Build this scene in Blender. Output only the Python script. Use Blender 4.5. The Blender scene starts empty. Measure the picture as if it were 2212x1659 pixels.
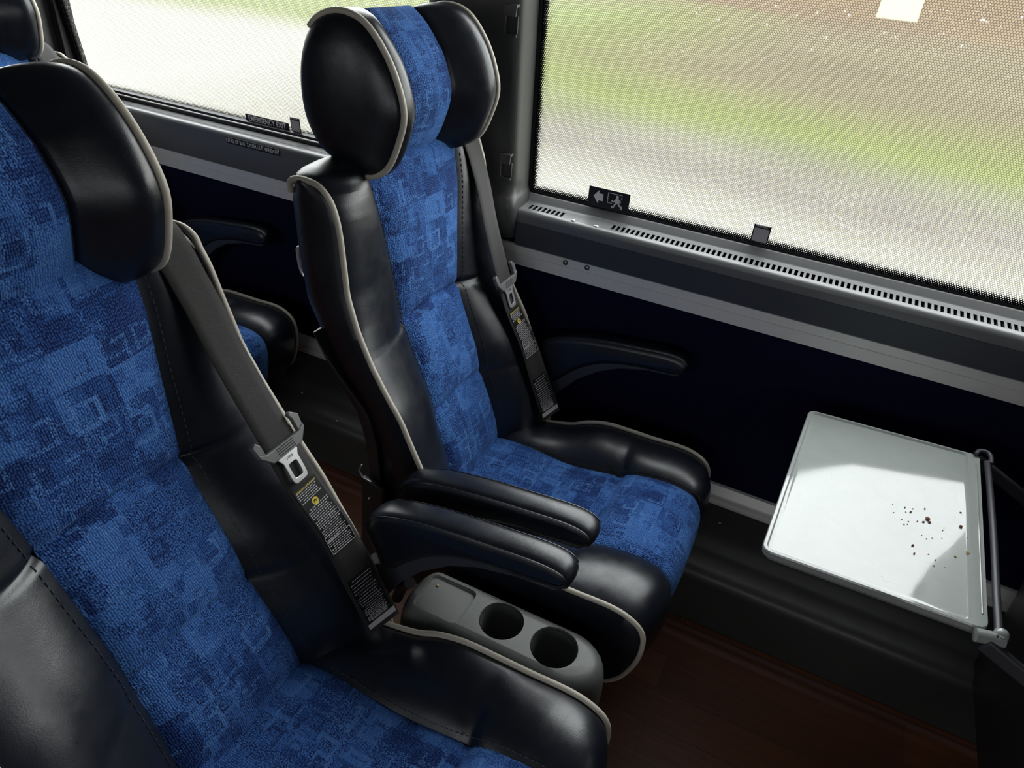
import bpy, bmesh, math, random
import numpy as np
from mathutils import Vector, Matrix
random.seed(7)
rng = np.random.default_rng(11)
U = 0.86                       # every length below is in survey units; one unit is 0.86 m
SC = bpy.context.scene
COL = SC.collection
PI = math.pi

# ------------------------------------------------------------------ camera
cam_d = bpy.data.cameras.new('camera')
cam_d.sensor_width = 36.0
cam_d.lens = 23.99
cam_d.clip_start = 0.02
cam_d.clip_end = 600
cam = bpy.data.objects.new('camera', cam_d)
COL.objects.link(cam)
CAMZ = 1.48
cam.matrix_world = Matrix(((0.89308742, -0.30904329, 0.32693594, 0.0),
                           (0.44122247, 0.459781, -0.77066476, 0.0),
                           (0.08784984, 0.83252248, 0.54698147, CAMZ * U),
                           (0, 0, 0, 1)))
SC.camera = cam

# ------------------------------------------------------------------ exposure
SC.view_settings.view_transform = 'Standard'
SC.view_settings.look = 'None'
SC.view_settings.gamma = 1.0
SC.view_settings.use_curve_mapping = False
SC.view_settings.exposure = 0.0

# ------------------------------------------------------------------ overcast sky
world = bpy.data.worlds.new('overcast')
SC.world = world
world.use_nodes = True
wt = world.node_tree
wt.nodes.clear()
wo = wt.nodes.new('ShaderNodeOutputWorld')
wb = wt.nodes.new('ShaderNodeBackground')
wg = wt.nodes.new('ShaderNodeTexCoord')
ws = wt.nodes.new('ShaderNodeSeparateXYZ')
wr = wt.nodes.new('ShaderNodeValToRGB')
wr.color_ramp.elements[0].position = 0.0
wr.color_ramp.elements[0].color = (0.70, 0.72, 0.70, 1)
wr.color_ramp.elements[1].position = 0.6
wr.color_ramp.elements[1].color = (0.95, 0.98, 1.0, 1)
wt.links.new(wg.outputs['Generated'], ws.inputs[0])
wt.links.new(ws.outputs[2], wr.inputs[0])
wt.links.new(wr.outputs[0], wb.inputs[0])
wb.inputs[1].default_value = 9.5
wt.links.new(wb.outputs[0], wo.inputs[0])

# daylight portals: they only guide the sky's own light through the window openings
def portal(x0, x1, z0, z1, y, face):
    l = bpy.data.lights.new('window_portal', 'AREA')
    l.shape = 'RECTANGLE'
    l.size = (x1 - x0) * U
    l.size_y = (z1 - z0) * U
    l.cycles.is_portal = True
    o = bpy.data.objects.new('window_portal', l)
    COL.objects.link(o)
    o.location = ((x0 + x1) / 2 * U, y * U, (z0 + z1) / 2 * U)
    o.rotation_euler = (face * PI / 2, 0, 0)
portal(-0.66, 1.35, 0.96, 1.95, 1.55, -1)
portal(-2.25, -0.86, 0.96, 1.95, 1.55, -1)
portal(-2.6, 1.7, 1.0, 1.75, -1.45, 1)

# ================================================================== helpers
OFF = Vector((0, 0, 0))        # origin of the thing being built, in survey units


def catmull(pts, n):
    P = [np.array(p, float) for p in pts]
    P = [2 * P[0] - P[1]] + P + [2 * P[-1] - P[-2]]
    out = []
    for i in range(1, len(P) - 2):
        p0, p1, p2, p3 = P[i - 1:i + 3]
        for k in range(n):
            t = k / n
            out.append(0.5 * ((2 * p1) + (-p0 + p2) * t + (2 * p0 - 5 * p1 + 4 * p2 - p3) * t * t + (-p0 + 3 * p1 - 3 * p2 + p3) * t ** 3))
    out.append(P[-2])
    return out


def resample(pts, n):
    P = np.array(pts, float)
    d = np.concatenate([[0], np.cumsum(np.linalg.norm(np.diff(P, axis=0), axis=1))])
    t = np.linspace(0, d[-1], n)
    return np.stack([np.interp(t, d, P[:, k]) for k in range(P.shape[1])], 1)


def smooth(e0, e1, x):
    t = min(max((x - e0) / (e1 - e0), 0), 1)
    return t * t * (3 - 2 * t)


class MB:
    """collects vertices and faces of one mesh"""
    def __init__(s):
        s.v, s.f, s.uv, s.m = [], [], [], []

    def add(s, verts, faces, uvs=None, mi=0):
        b = len(s.v)
        s.v += [tuple(float(c) for c in p) for p in verts]
        for f in faces:
            s.f.append(tuple(b + i for i in f))
            s.m.append(mi)
            s.uv.append([uvs[i] for i in f] if uvs is not None else None)
        return s

    def grid(s, rows, uvs=None, closed=False, mi=0, flip=False):
        nr, nc = len(rows), len(rows[0])
        verts = [p for r in rows for p in r]
        u = [p for r in uvs for p in r] if uvs is not None else None
        faces = []
        for i in range(nr - 1):
            for j in range(nc if closed else nc - 1):
                k = (j + 1) % nc
                f = (i * nc + j, i * nc + k, (i + 1) * nc + k, (i + 1) * nc + j)
                faces.append(f[::-1] if flip else f)
        return s.add(verts, faces, u, mi)

    def loft(s, rings, cap0=True, cap1=True, mi=0, uvs=None):
        s.grid(rings, uvs, closed=True, mi=mi)
        n = len(rings[0])
        if cap0:
            s.add(rings[0], [tuple(range(n))[::-1]], None, mi)
        if cap1:
            s.add(rings[-1], [tuple(range(n))], None, mi)
        return s

    def box(s, c, size, R=None, mi=0):
        c = np.array(c, float)
        h = np.array(size, float) / 2
        vs = []
        for x in (-1, 1):
            for y in (-1, 1):
                for z in (-1, 1):
                    p = np.array([x, y, z]) * h
                    if R is not None:
                        p = R @ p
                    vs.append(c + p)
        return s.add(vs, [(0, 1, 3, 2), (4, 6, 7, 5), (0, 4, 5, 1), (2, 3, 7, 6), (0, 2, 6, 4), (1, 5, 7, 3)], None, mi)

    def bb(s, x0, x1, y0, y1, z0, z1, mi=0):
        return s.box(((x0 + x1) / 2, (y0 + y1) / 2, (z0 + z1) / 2), (abs(x1 - x0), abs(y1 - y0), abs(z1 - z0)), None, mi)

    def tube(s, path, r, n=10, closed=False, mi=0):
        P = [np.array(p, float) for p in path]
        N = len(P)
        rr = r if hasattr(r, '__len__') else [r] * N
        T = []
        for i in range(N):
            a = P[(i + 1) % N] if (closed or i < N - 1) else P[i]
            b = P[(i - 1) % N] if (closed or i > 0) else P[i]
            t = a - b
            T.append(t / (np.linalg.norm(t) + 1e-12))
        ref = np.array([0, 0, 1.0]) if abs(T[0][2]) < 0.9 else np.array([1.0, 0, 0])
        nrm = np.cross(T[0], ref)
        nrm /= np.linalg.norm(nrm)
        rings = []
        for i in range(N):
            nrm = nrm - T[i] * (nrm @ T[i])
            nrm /= np.linalg.norm(nrm) + 1e-12
            bn = np.cross(T[i], nrm)
            rings.append([P[i] + rr[i] * (math.cos(2 * PI * k / n) * nrm + math.sin(2 * PI * k / n) * bn) for k in range(n)])
        if closed:
            rings.append(rings[0])
            return s.grid(rings, None, True, mi, True)
        return s.loft([q[::-1] for q in rings], True, True, mi)

    def prism(s, outline, y0, y1, axes='xz', mi=0):
        """outline in the given plane, extruded along the third axis"""
        def P(a, b, c):
            return {'xz': (a, c, b), 'xy': (a, b, c), 'yz': (c, a, b)}[axes]
        r0 = [P(a, b, y0) for a, b in outline]
        r1 = [P(a, b, y1) for a, b in outline]
        return s.loft([r0, r1], True, True, mi)

    def sphere(s, c, r, nu=12, nv=8, sq=(1, 1, 1), mi=0):
        rings = []
        for i in range(1, nv):
            a = PI * i / nv
            rings.append([(c[0] + r * sq[0] * math.sin(a) * math.cos(2 * PI * k / nu), c[1] + r * sq[1] * math.sin(a) * math.sin(2 * PI * k / nu), c[2] + r * sq[2] * math.cos(a)) for k in range(nu)])
        return s.loft(rings, True, True, mi)

    def build(s, name, mats, parent=None, bevel=0, seg=3, ang=38, off=None, fix=True, subsurf=0):
        o_ = OFF if off is None else Vector(off)
        me = bpy.data.meshes.new(name)
        me.from_pydata([((x - o_.x) * U, (y - o_.y) * U, (z - o_.z) * U) for x, y, z in s.v], [], s.f)
        if any(q is not None for q in s.uv):
            ul = me.uv_layers.new(name='UVMap')
            i = 0
            for q, f in zip(s.uv, s.f):
                for k in range(len(f)):
                    ul.data[i].uv = q[k] if q is not None else (0, 0)
                    i += 1
        mats = mats if isinstance(mats, (list, tuple)) else [mats]
        for m in mats:
            me.materials.append(m)
        if len(mats) > 1:
            me.polygons.foreach_set('material_index', s.m)
        bm = bmesh.new()
        bm.from_mesh(me)
        bmesh.ops.remove_doubles(bm, verts=bm.verts, dist=1e-6)
        if fix:
            bmesh.ops.recalc_face_normals(bm, faces=bm.faces)
        bm.to_mesh(me)
        bm.free()
        me.shade_smooth()
        me.set_sharp_from_angle(angle=math.radians(ang))
        o = bpy.data.objects.new(name, me)
        COL.objects.link(o)
        if parent is not None:
            o.parent = parent
        if bevel:
            md = o.modifiers.new('bevel', 'BEVEL')
            md.width = bevel * U
            md.segments = seg
            md.limit_method = 'ANGLE'
            md.angle_limit = math.radians(35)
            md.harden_normals = False
        if subsurf:
            md = o.modifiers.new('sub', 'SUBSURF')
            md.levels = md.render_levels = subsurf
        return o


def tag(o, label=None, cat=None, group=None, kind=None):
    if label: o['label'] = label
    if cat: o['category'] = cat
    if group: o['group'] = group
    if kind: o['kind'] = kind
    return o


def empty(name, loc):
    o = bpy.data.objects.new(name, None)
    o.empty_display_size = 0.05
    o.location = tuple(c * U for c in loc)
    COL.objects.link(o)
    return o


def copy_tree(o, parent=None):
    c = o.copy()
    COL.objects.link(c)
    if parent is not None:
        c.parent = parent
    for ch in list(o.children):
        copy_tree(ch, c)
    return c


def text_mesh(name, body, size, mat, M, parent, sx=1.0, spacing=1.0, bold=0.0):
    """lettering as a thin mesh; M maps the letter plane (metres) to the parent's space"""
    cu = bpy.data.curves.new(name, 'FONT')
    cu.body = body
    cu.size = size * U
    cu.align_x = 'CENTER'
    cu.align_y = 'CENTER'
    cu.extrude = 0.0002
    cu.offset = bold * U
    cu.space_character = spacing
    cu.resolution_u = 2
    to = bpy.data.objects.new(name + '_tmp', cu)
    COL.objects.link(to)
    bpy.context.view_layer.update()
    me = bpy.data.meshes.new_from_object(to.evaluated_get(bpy.context.evaluated_depsgraph_get()))
    bpy.data.objects.remove(to)
    bpy.data.curves.remove(cu)
    me.transform(M @ Matrix.Diagonal((sx, 1, 1, 1)))
    me.materials.clear()
    me.materials.append(mat)
    o = bpy.data.objects.new(name, me)
    COL.objects.link(o)
    o.parent = parent
    return o


def frame(p, ex, ey, ez):
    """matrix from local axes, p in survey units relative to the parent"""
    return Matrix(((ex[0], ey[0], ez[0], p[0] * U), (ex[1], ey[1], ez[1], p[1] * U), (ex[2], ey[2], ez[2], p[2] * U), (0, 0, 0, 1)))


# ================================================================== materials
class NT:
    def __init__(s, name):
        s.m = bpy.data.materials.new(name)
        s.m.use_nodes = True
        s.t = s.m.node_tree
        s.t.nodes.clear()
        s.out = s.t.nodes.new('ShaderNodeOutputMaterial')

    def n(s, kind, **kw):
        nd = s.t.nodes.new('ShaderNode' + kind)
        for k, v in kw.items():
            if k.startswith('i_'):
                key = k[2:]
                key = int(key) if key.isdigit() else key.replace('_', ' ')
                s.set(nd.inputs[key], v)
            else:
                setattr(nd, k, v)
        return nd

    def set(s, inp, v):
        if isinstance(v, bpy.types.NodeSocket):
            s.t.links.new(v, inp)
        else:
            if inp.type == 'RGBA' and hasattr(v, '__len__') and len(v) == 3:
                v = (*v, 1)
            inp.default_value = v

    def math(s, op, a, b=None, c=None, clamp=False):
        nd = s.t.nodes.new('ShaderNodeMath')
        nd.operation = op
        nd.use_clamp = clamp
        for i, v in enumerate((a, b, c)):
            if v is not None:
                s.set(nd.inputs[i], v)
        return nd.outputs[0]

    def vmath(s, op, a, b=None, scale=None):
        nd = s.t.nodes.new('ShaderNodeVectorMath')
        nd.operation = op
        s.set(nd.inputs[0], a)
        if b is not None: s.set(nd.inputs[1], b)
        if scale is not None: s.set(nd.inputs['Scale'], scale)
        return nd.outputs['Value'] if op in ('LENGTH', 'DOT_PRODUCT', 'DISTANCE') else nd.outputs[0]

    def mix(s, fac, a, b, blend='MIX'):
        nd = s.t.nodes.new('ShaderNodeMix')
        nd.data_type = 'RGBA'
        nd.blend_type = blend
        s.set(nd.inputs[0], fac)
        s.set(nd.inputs[6], a)
        s.set(nd.inputs[7], b)
        return nd.outputs[2]

    def ramp(s, fac, a, b, v0=0.0, v1=1.0):
        nd = s.n('MapRange', i_0=fac)
        nd.inputs[1].default_value = a
        nd.inputs[2].default_value = b
        nd.inputs[3].default_value = v0
        nd.inputs[4].default_value = v1
        return nd.outputs[0]

    def noise(s, vec, scale, detail=2.0, rough=0.5, dim='3D'):
        nd = s.n('TexNoise', noise_dimensions=dim)
        s.set(nd.inputs['Vector'], vec)
        nd.inputs['Scale'].default_value = scale
        nd.inputs['Detail'].default_value = detail
        nd.inputs['Roughness'].default_value = rough
        return nd

    def obj(s):
        return s.n('TexCoord').outputs['Object']

    def uv(s):
        return s.n('TexCoord').outputs['UV']

    def bump(s, h, strength=0.3, dist=0.001, normal=None):
        nd = s.n('Bump')
        nd.inputs['Strength'].default_value = strength
        nd.inputs['Distance'].default_value = dist
        s.set(nd.inputs['Height'], h)
        if normal is not None: s.set(nd.inputs['Normal'], normal)
        return nd.outputs[0]

    def principled(s, color, rough=0.5, metal=0.0, spec=0.5, normal=None, coat=0.0, sheen=0.0, sheen_tint=None):
        p = s.n('BsdfPrincipled')
        s.set(p.inputs['Base Color'], color)
        s.set(p.inputs['Roughness'], rough)
        s.set(p.inputs['Metallic'], metal)
        s.set(p.inputs['Specular IOR Level'], spec)
        p.inputs['Coat Weight'].default_value = coat
        p.inputs['Coat Roughness'].default_value = 0.15
        p.inputs['Sheen Weight'].default_value = sheen
        p.inputs['Sheen Roughness'].default_value = 0.4
        if sheen_tint: p.inputs['Sheen Tint'].default_value = (*sheen_tint, 1)
        if normal is not None: s.set(p.inputs['Normal'], normal)
        s.t.links.new(p.outputs[0], s.out.inputs[0])
        return p


def plain(name, color, rough=0.5, metal=0.0, spec=0.5, var=0.12, nscale=30, bscale=400, bstr=0.12, dist=0.0006):
    t = NT(name)
    v = t.obj()
    nz = t.noise(v, nscale, 4, 0.6).outputs[0]
    col = t.mix(nz, tuple(c * (1 - var) for c in color), tuple(min(1, c * (1 + var)) for c in color))
    fine = t.noise(v, bscale, 2).outputs[0]
    t.principled(col, t.ramp(nz, 0.2, 0.8, rough * 0.9, min(1, rough * 1.1)), metal, spec, t.bump(fine, bstr, dist))
    return t.m


def leather_mat():
    t = NT('navy_leather')
    v = t.obj()
    big = t.noise(v, 9, 3, 0.55).outputs[0]
    fine = t.n('TexVoronoi', feature='F1', i_Scale=620.0, i_Vector=v).outputs['Distance']
    wr = t.noise(v, 45, 5, 0.6).outputs[0]
    h = t.math('ADD', t.math('MULTIPLY', fine, 0.35), t.math('MULTIPLY', wr, 0.9))
    # scuffs: pale hairline scratches
    ds = t.noise(v, 14, 2).outputs['Color']
    sv = t.vmath('ADD', v, t.vmath('SCALE', ds, None, 0.07))
    vo = t.n('TexVoronoi', feature='DISTANCE_TO_EDGE', i_Scale=9.0, i_Vector=sv).outputs['Distance']
    scr = t.math('MULTIPLY', t.ramp(vo, 0.0, 0.012, 1.0, 0.0), t.ramp(t.noise(v, 6, 2).outputs[0], 0.52, 0.62, 0.0, 1.0), clamp=True)
    col = t.mix(big, (0.0050, 0.0066, 0.0115), (0.0085, 0.0108, 0.0175))
    col = t.mix(t.math('MULTIPLY', scr, 0.18), col, (0.006, 0.006, 0.008))
    n1 = t.bump(h, 0.2, 0.0007)
    t.principled(col, t.ramp(wr, 0.3, 0.7, 0.27, 0.38), 0, 0.62, n1)
    return t.m


def fabric_mat():
    t = NT('blue_patterned_velour')
    uv = t.uv()
    fz = t.noise(uv, 420, 1).outputs['Color']
    uvd = t.vmath('ADD', uv, t.vmath('SCALE', t.vmath('SUBTRACT', fz, (0.5, 0.5, 0.5)), None, 0.004))
    def cells(sx, sy, ox, oy, seedz):
        sn = t.vmath('SNAP', t.vmath('ADD', uvd, (ox, oy, 0)), (sx, sy, 1))
        return t.n('TexWhiteNoise', noise_dimensions='3D', i_Vector=t.vmath('ADD', sn, (0, 0, seedz))).outputs['Value']
    a = cells(0.062, 0.048, 0.01, 0.02, 1.0)
    b = cells(0.034, 0.066, 0.023, 0.011, 2.0)
    c = cells(0.018, 0.022, 0.003, 0.007, 3.0)
    val = t.math('ADD', t.math('ADD', t.math('MULTIPLY', a, 0.5), t.math('MULTIPLY', b, 0.32)), t.math('MULTIPLY', c, 0.18))
    pale_cell = t.ramp(val, 0.5, 0.53)  # lighter blue blocks of the woven pattern
    drk = t.ramp(val, 0.40, 0.37)
    # small broken square outlines
    def glyph(sx, sy, ox, oy, seedz, keep):
        q = t.vmath('ADD', uvd, (ox, oy, 0))
        sn = t.vmath('SNAP', q, (sx, sy, 1))
        wn = t.n('TexWhiteNoise', noise_dimensions='3D', i_Vector=t.vmath('ADD', sn, (0, 0, seedz)))
        rc = t.n('SeparateColor')
        t.t.links.new(wn.outputs['Color'], rc.inputs[0])
        loc = t.vmath('DIVIDE', t.vmath('SUBTRACT', q, sn), (sx, sy, 1))
        sp = t.n('SeparateXYZ', i_0=loc)
        x = t.math('SUBTRACT', sp.outputs[0], t.ramp(rc.outputs[0], 0, 1, 0.38, 0.62))
        y = t.math('SUBTRACT', sp.outputs[1], t.ramp(rc.outputs[1], 0, 1, 0.38, 0.62))
        d = t.math('MAXIMUM', t.math('ABSOLUTE', x), t.math('ABSOLUTE', y))
        r = t.ramp(rc.outputs[2], 0, 1, 0.18, 0.36)
        ring = t.math('LESS_THAN', t.math('ABSOLUTE', t.math('SUBTRACT', d, r)), 0.055)
        gap = t.math('GREATER_THAN', t.math('ADD', t.math('MULTIPLY', x, t.ramp(rc.outputs[1], 0.49, 0.51, -1, 1)), t.math('MULTIPLY', y, 0.7)), t.ramp(rc.outputs[0], 0, 1, -0.08, 0.22))
        pres = t.math('GREATER_THAN', wn.outputs['Value'], keep)
        on = t.math('MULTIPLY', t.math('MULTIPLY', ring, t.math('SUBTRACT', 1.0, gap)), pres)
        pol = t.math('GREATER_THAN', rc.outputs[2], 0.42)
        return on, pol
    g1, p1 = glyph(0.046, 0.042, 0.004, 0.013, 5.0, 0.5)
    g2, p2 = glyph(0.061, 0.055, 0.031, 0.024, 6.0, 0.62)
    # cut pile: rows of little tufts
    tv = t.vmath('MULTIPLY', uv, (1.0, 0.72, 1))
    tuft = t.n('TexVoronoi', feature='F1', voronoi_dimensions='2D', i_Vector=tv, i_Scale=330.0, i_Randomness=0.55).outputs['Distance']
    pile = t.ramp(tuft, 0.0, 0.75, 1.0, 0.0)
    mid = (0.020, 0.078, 0.295)
    col = t.mix(pale_cell, mid, (0.070, 0.205, 0.58))
    col = t.mix(drk, col, (0.005, 0.019, 0.120))
    g = t.mix(p1, (0.006, 0.022, 0.125), (0.12, 0.30, 0.72))
    col = t.mix(t.math('MULTIPLY', g1, 0.9), col, g)
    gg = t.mix(p2, (0.006, 0.022, 0.125), (0.12, 0.30, 0.72))
    col = t.mix(t.math('MULTIPLY', g2, 0.9), col, gg)
    col = t.mix(t.ramp(pile, 0.35, 0.9, 0.0, 0.55), t.mix(0.45, col, (0.004, 0.014, 0.07)), t.mix(0.5, col, (0.11, 0.27, 0.66)))
    hgt = t.math('ADD', t.math('MULTIPLY', pile, 0.8), t.math('ADD', t.math('MULTIPLY', pale_cell, 0.35), t.math('MULTIPLY', t.math('ADD', g1, g2), -0.4)))
    p = t.principled(col, 0.85, 0, 0.15, t.bump(hgt, 0.75, 0.0022), 0, 0.35, (0.25, 0.5, 1.0))
    return t.m


def webbing_mat():
    t = NT('belt_webbing')
    uv = t.uv()
    w = t.n('TexWave', wave_type='BANDS', bands_direction='Y', i_Scale=95.0, i_Distortion=0.6)
    t.set(w.inputs['Vector'], uv)
    col = t.mix(w.outputs[1], (0.0065, 0.0055, 0.0048), (0.014, 0.0125, 0.011))
    t.principled(col, 0.62, 0, 0.4, t.bump(w.outputs[1], 0.35, 0.0008), 0, 0.2)
    return t.m


def wood_mat():
    t = NT('wood_look_floor')
    v = t.obj()
    br = t.n('TexBrick', i_Vector=v, i_Scale=1.0)
    br.offset = 0.37
    br.inputs['Color1'].default_value = (0.2, 0.2, 0.2, 1)
    br.inputs['Color2'].default_value = (0.8, 0.8, 0.8, 1)
    br.inputs['Mortar'].default_value = (0.0, 0.0, 0.0, 1)
    br.inputs['Mortar Size'].default_value = 0.0012
    br.inputs['Brick Width'].default_value = 0.75
    br.inputs['Row Height'].default_value = 0.085
    st = t.vmath('MULTIPLY', v, (1.4, 26, 1))
    gr = t.noise(st, 5.0, 6, 0.65).outputs[0]
    col = t.mix(gr, (0.050, 0.016, 0.008), (0.175, 0.060, 0.027))
    col = t.mix(0.55, col, t.mix(1.0, col, br.outputs[0], 'MULTIPLY'))
    t.principled(col, 0.5, 0, 0.2, t.bump(gr, 0.12, 0.001))
    return t.m


def metal_mat(name, color, rough):
    t = NT(name)
    v = t.vmath('MULTIPLY', t.obj(), (0.6, 60, 60))
    nz = t.noise(v, 6, 3).outputs[0]
    t.principled(t.mix(nz, tuple(c * 0.92 for c in color), color), t.ramp(nz, 0.3, 0.7, rough * 0.85, rough * 1.15), 0.85, 0.5, t.bump(nz, 0.05, 0.0004))
    return t.m


def glass_mat():
    t = NT('rain_wet_perforated_glass')
    uv = t.uv()
    sp = t.n('SeparateXYZ', i_0=uv)
    # hexagonal perforation
    s = 0.0044
    q = t.vmath('DIVIDE', uv, (s, s * 0.866, 1))
    sq = t.n('SeparateXYZ', i_0=q)
    row = t.math('FLOOR', sq.outputs[1])
    shift = t.math('MULTIPLY', t.math('MODULO', t.math('ABSOLUTE', row), 2.0), 0.5)
    fx = t.math('SUBTRACT', t.math('FRACT', t.math('ADD', sq.outputs[0], shift)), 0.5)
    fy = t.math('MULTIPLY', t.math('SUBTRACT', t.math('FRACT', sq.outputs[1]), 0.5), 0.866)
    d = t.math('SQRT', t.math('ADD', t.math('MULTIPLY', fx, fx), t.math('MULTIPLY', fy, fy)))
    # distance to the pane edge comes in the second uv set
    ed = t.n('UVMap', uv_map='edge')
    es = t.n('SeparateXYZ', i_0=ed.outputs[0])
    near = t.math('MINIMUM', es.outputs[0], es.outputs[1])
    rad = t.ramp(near, 0.0, 0.016, 0.0, 0.43)
    hole = t.n('MapRange', i_0=t.math('SUBTRACT', rad, d))
    hole.inputs[1].default_value = -0.06
    hole.inputs[2].default_value = 0.06
    edge = t.ramp(near, 0.012, 0.026, 0.0, 0.52)
    trans = t.math('MAXIMUM', hole.outputs[0], edge)
    # fine rain: vertical runs of little beads, thicker low on the pane
    rv = t.vmath('MULTIPLY', uv, (1.0, 0.42, 1))
    bead = t.n('TexVoronoi', feature='F1', voronoi_dimensions='2D', i_Vector=rv, i_Scale=190.0, i_Randomness=0.9)
    dens = t.noise(t.vmath('MULTIPLY', uv, (3.2, 2.0, 1)), 2.4, 3, 0.6).outputs[0]
    low = t.ramp(sp.outputs[1], 0.0, 0.42, 0.30, 0.02)
    wet = t.math('ADD', low, t.ramp(dens, 0.35, 0.7, -0.06, 0.16))
    bm = t.ramp(t.math('SUBTRACT', wet, bead.outputs['Distance']), -0.03, 0.05)
    run = t.n('TexVoronoi', feature='F1', voronoi_dimensions='2D', i_Vector=t.vmath('MULTIPLY', uv, (1.0, 0.05, 1)), i_Scale=34.0)
    rn = t.math('MULTIPLY', t.ramp(run.outputs['Distance'], 0.05, 0.02), t.ramp(dens, 0.45, 0.6), clamp=True)
    big = t.n('TexVoronoi', feature='F1', voronoi_dimensions='2D', i_Vector=uv, i_Scale=26.0, i_Randomness=1.0)
    bd = t.ramp(big.outputs['Distance'], 0.085, 0.06)
    mask = t.math('MAXIMUM', t.math('MAXIMUM', bm, t.math('MULTIPLY', rn, 0.6)), bd)
    mask = t.math('MULTIPLY', mask, t.ramp(near, 0.012, 0.03))
    hgt = t.math('ADD', t.math('MULTIPLY', bead.outputs['Distance'], 1.0), t.math('MULTIPLY', big.outputs['Distance'], 3.0))
    tcol = t.mix(trans, (0.0, 0.0, 0.0), (0.93, 0.94, 0.92))
    film = t.n('BsdfTransparent')
    t.set(film.inputs[0], tcol)
    dark = t.n('BsdfDiffuse')
    dark.inputs[0].default_value = (0.012, 0.013, 0.014, 1)
    mx = t.n('MixShader')
    t.set(mx.inputs[0], t.math('MULTIPLY', t.math('SUBTRACT', 1.0, trans), 0.6))
    t.t.links.new(film.outputs[0], mx.inputs[1])
    t.t.links.new(dark.outputs[0], mx.inputs[2])
    rf = t.n('BsdfRefraction')
    rf.inputs['IOR'].default_value = 1.18
    rf.inputs['Roughness'].default_value = 0.24
    t.set(rf.inputs['Color'], t.mix(t.ramp(trans, 0, 1, 0.35, 1.0), (0, 0, 0), (1, 1, 1)))
    t.set(rf.inputs['Normal'], t.bump(hgt, 0.9, 0.017))
    m2 = t.n('MixShader')
    t.set(m2.inputs[0], t.math('MULTIPLY', mask, 0.55))
    t.t.links.new(mx.outputs[0], m2.inputs[1])
    t.t.links.new(rf.outputs[0], m2.inputs[2])
    t.t.links.new(m2.outputs[0], t.out.inputs[0])
    return t.m


def ground_mat():
    t = NT('wet_roadside_ground')
    v = t.obj()
    wob = t.noise(v, 0.10, 3).outputs[0]
    sp = t.n('SeparateXYZ', i_0=v)
    y = t.math('ADD', sp.outputs[1], t.math('MULTIPLY', t.math('SUBTRACT', wob, 0.5), 5.0))
    near = t.math('MAXIMUM', t.ramp(y, 9.5, 6.5), t.ramp(sp.outputs[0], -5.0, -11.0), clamp=True)
    pave = t.mix(t.noise(v, 0.45, 4).outputs[0], (0.066, 0.059, 0.051), (0.108, 0.101, 0.090))
    pave = t.mix(near, pave, (0.170, 0.167, 0.145))
    grass = t.mix(t.noise(v, 0.5, 4).outputs[0], (0.054, 0.065, 0.018), (0.081, 0.093, 0.027))
    grass = t.mix(t.ramp(sp.outputs[0], -9.0, -17.0, 0.0, 0.45), grass, (0.120, 0.126, 0.080))
    tan = t.mix(t.noise(v, 0.22, 4).outputs[0], (0.052, 0.042, 0.023), (0.080, 0.067, 0.040))
    far = t.mix(t.noise(v, 0.12, 4).outputs[0], (0.058, 0.036, 0.022), (0.082, 0.065, 0.040))
    xp = t.math('ADD', y, t.ramp(sp.outputs[0], -5.0, -13.0, 0.0, -4.0))
    c = t.mix(t.n('MapRange', interpolation_type='SMOOTHSTEP', i_0=xp, i_1=9.5, i_2=14.5).outputs[0], pave, grass)
    xl = t.ramp(sp.outputs[0], -11.0, -3.0)
    c = t.mix(t.math('MULTIPLY', t.ramp(y, 13.5, 20.0), xl), c, tan)
    c = t.mix(t.ramp(y, 32.0, 60.0), c, far)
    t.principled(c, 0.9, 0, 0.1)
    return t.m


def tray_mat():
    t = NT('grey_tray_plastic')
    v = t.obj()
    sc = t.noise(v, 22, 5, 0.7).outputs[0]
    vo = t.n('TexVoronoi', feature='DISTANCE_TO_EDGE', i_Scale=14.0, i_Vector=t.vmath('ADD', v, t.vmath('SCALE', t.noise(v, 9, 2).outputs['Color'], None, 0.15))).outputs['Distance']
    ring = t.math('MULTIPLY', t.ramp(vo, 0.0, 0.01, 1, 0), t.ramp(sc, 0.5, 0.62), clamp=True)
    col = t.mix(sc, (0.262, 0.287, 0.272), (0.312, 0.336, 0.322))
    col = t.mix(t.math('MULTIPLY', ring, 0.25), col, (0.16, 0.17, 0.165))
    t.principled(col, t.ramp(sc, 0.3, 0.7, 0.05, 0.09), 0, 0.8, t.bump(t.noise(v, 260, 2).outputs[0], 0.05, 0.0004))
    return t.m


LEATHER = leather_mat()
FABRIC = fabric_mat()
PIPING = plain('cream_piping', (0.50, 0.46, 0.385), 0.45, bscale=200, bstr=0.2)
THREAD = plain('dark_thread', (0.030, 0.033, 0.042), 0.6)
SHELL = plain('charcoal_shell_plastic', (0.022, 0.021, 0.022), 0.42, bscale=700)
ARMTRIM = plain('slate_arm_plastic', (0.040, 0.041, 0.050), 0.45)
CONSOLE = plain('grey_console_plastic', (0.100, 0.105, 0.100), 0.45, bscale=900, bstr=0.25)
WEB = webbing_mat()
TONGUE = plain('grey_tongue_plastic', (0.13, 0.13, 0.13), 0.35)
STEEL = plain('polished_steel', (0.82, 0.82, 0.81), 0.30, metal=0.8, var=0.02, bstr=0.0)
DARKSTEEL = plain('dark_steel', (0.22, 0.22, 0.23), 0.22, metal=0.9, var=0.02, bstr=0.0)
ALU = plain('brushed_silver_trim', (0.78, 0.765, 0.73), 0.42, metal=0.15, var=0.06)
TRAY = tray_mat()
NAVYWALL = plain('navy_wall_carpet', (0.0028, 0.0040, 0.022), 0.9, spec=0.15, bscale=500, bstr=0.4)
LEDGE = plain('grey_ledge_plastic', (0.15, 0.152, 0.154), 0.34, var=0.05)
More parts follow.
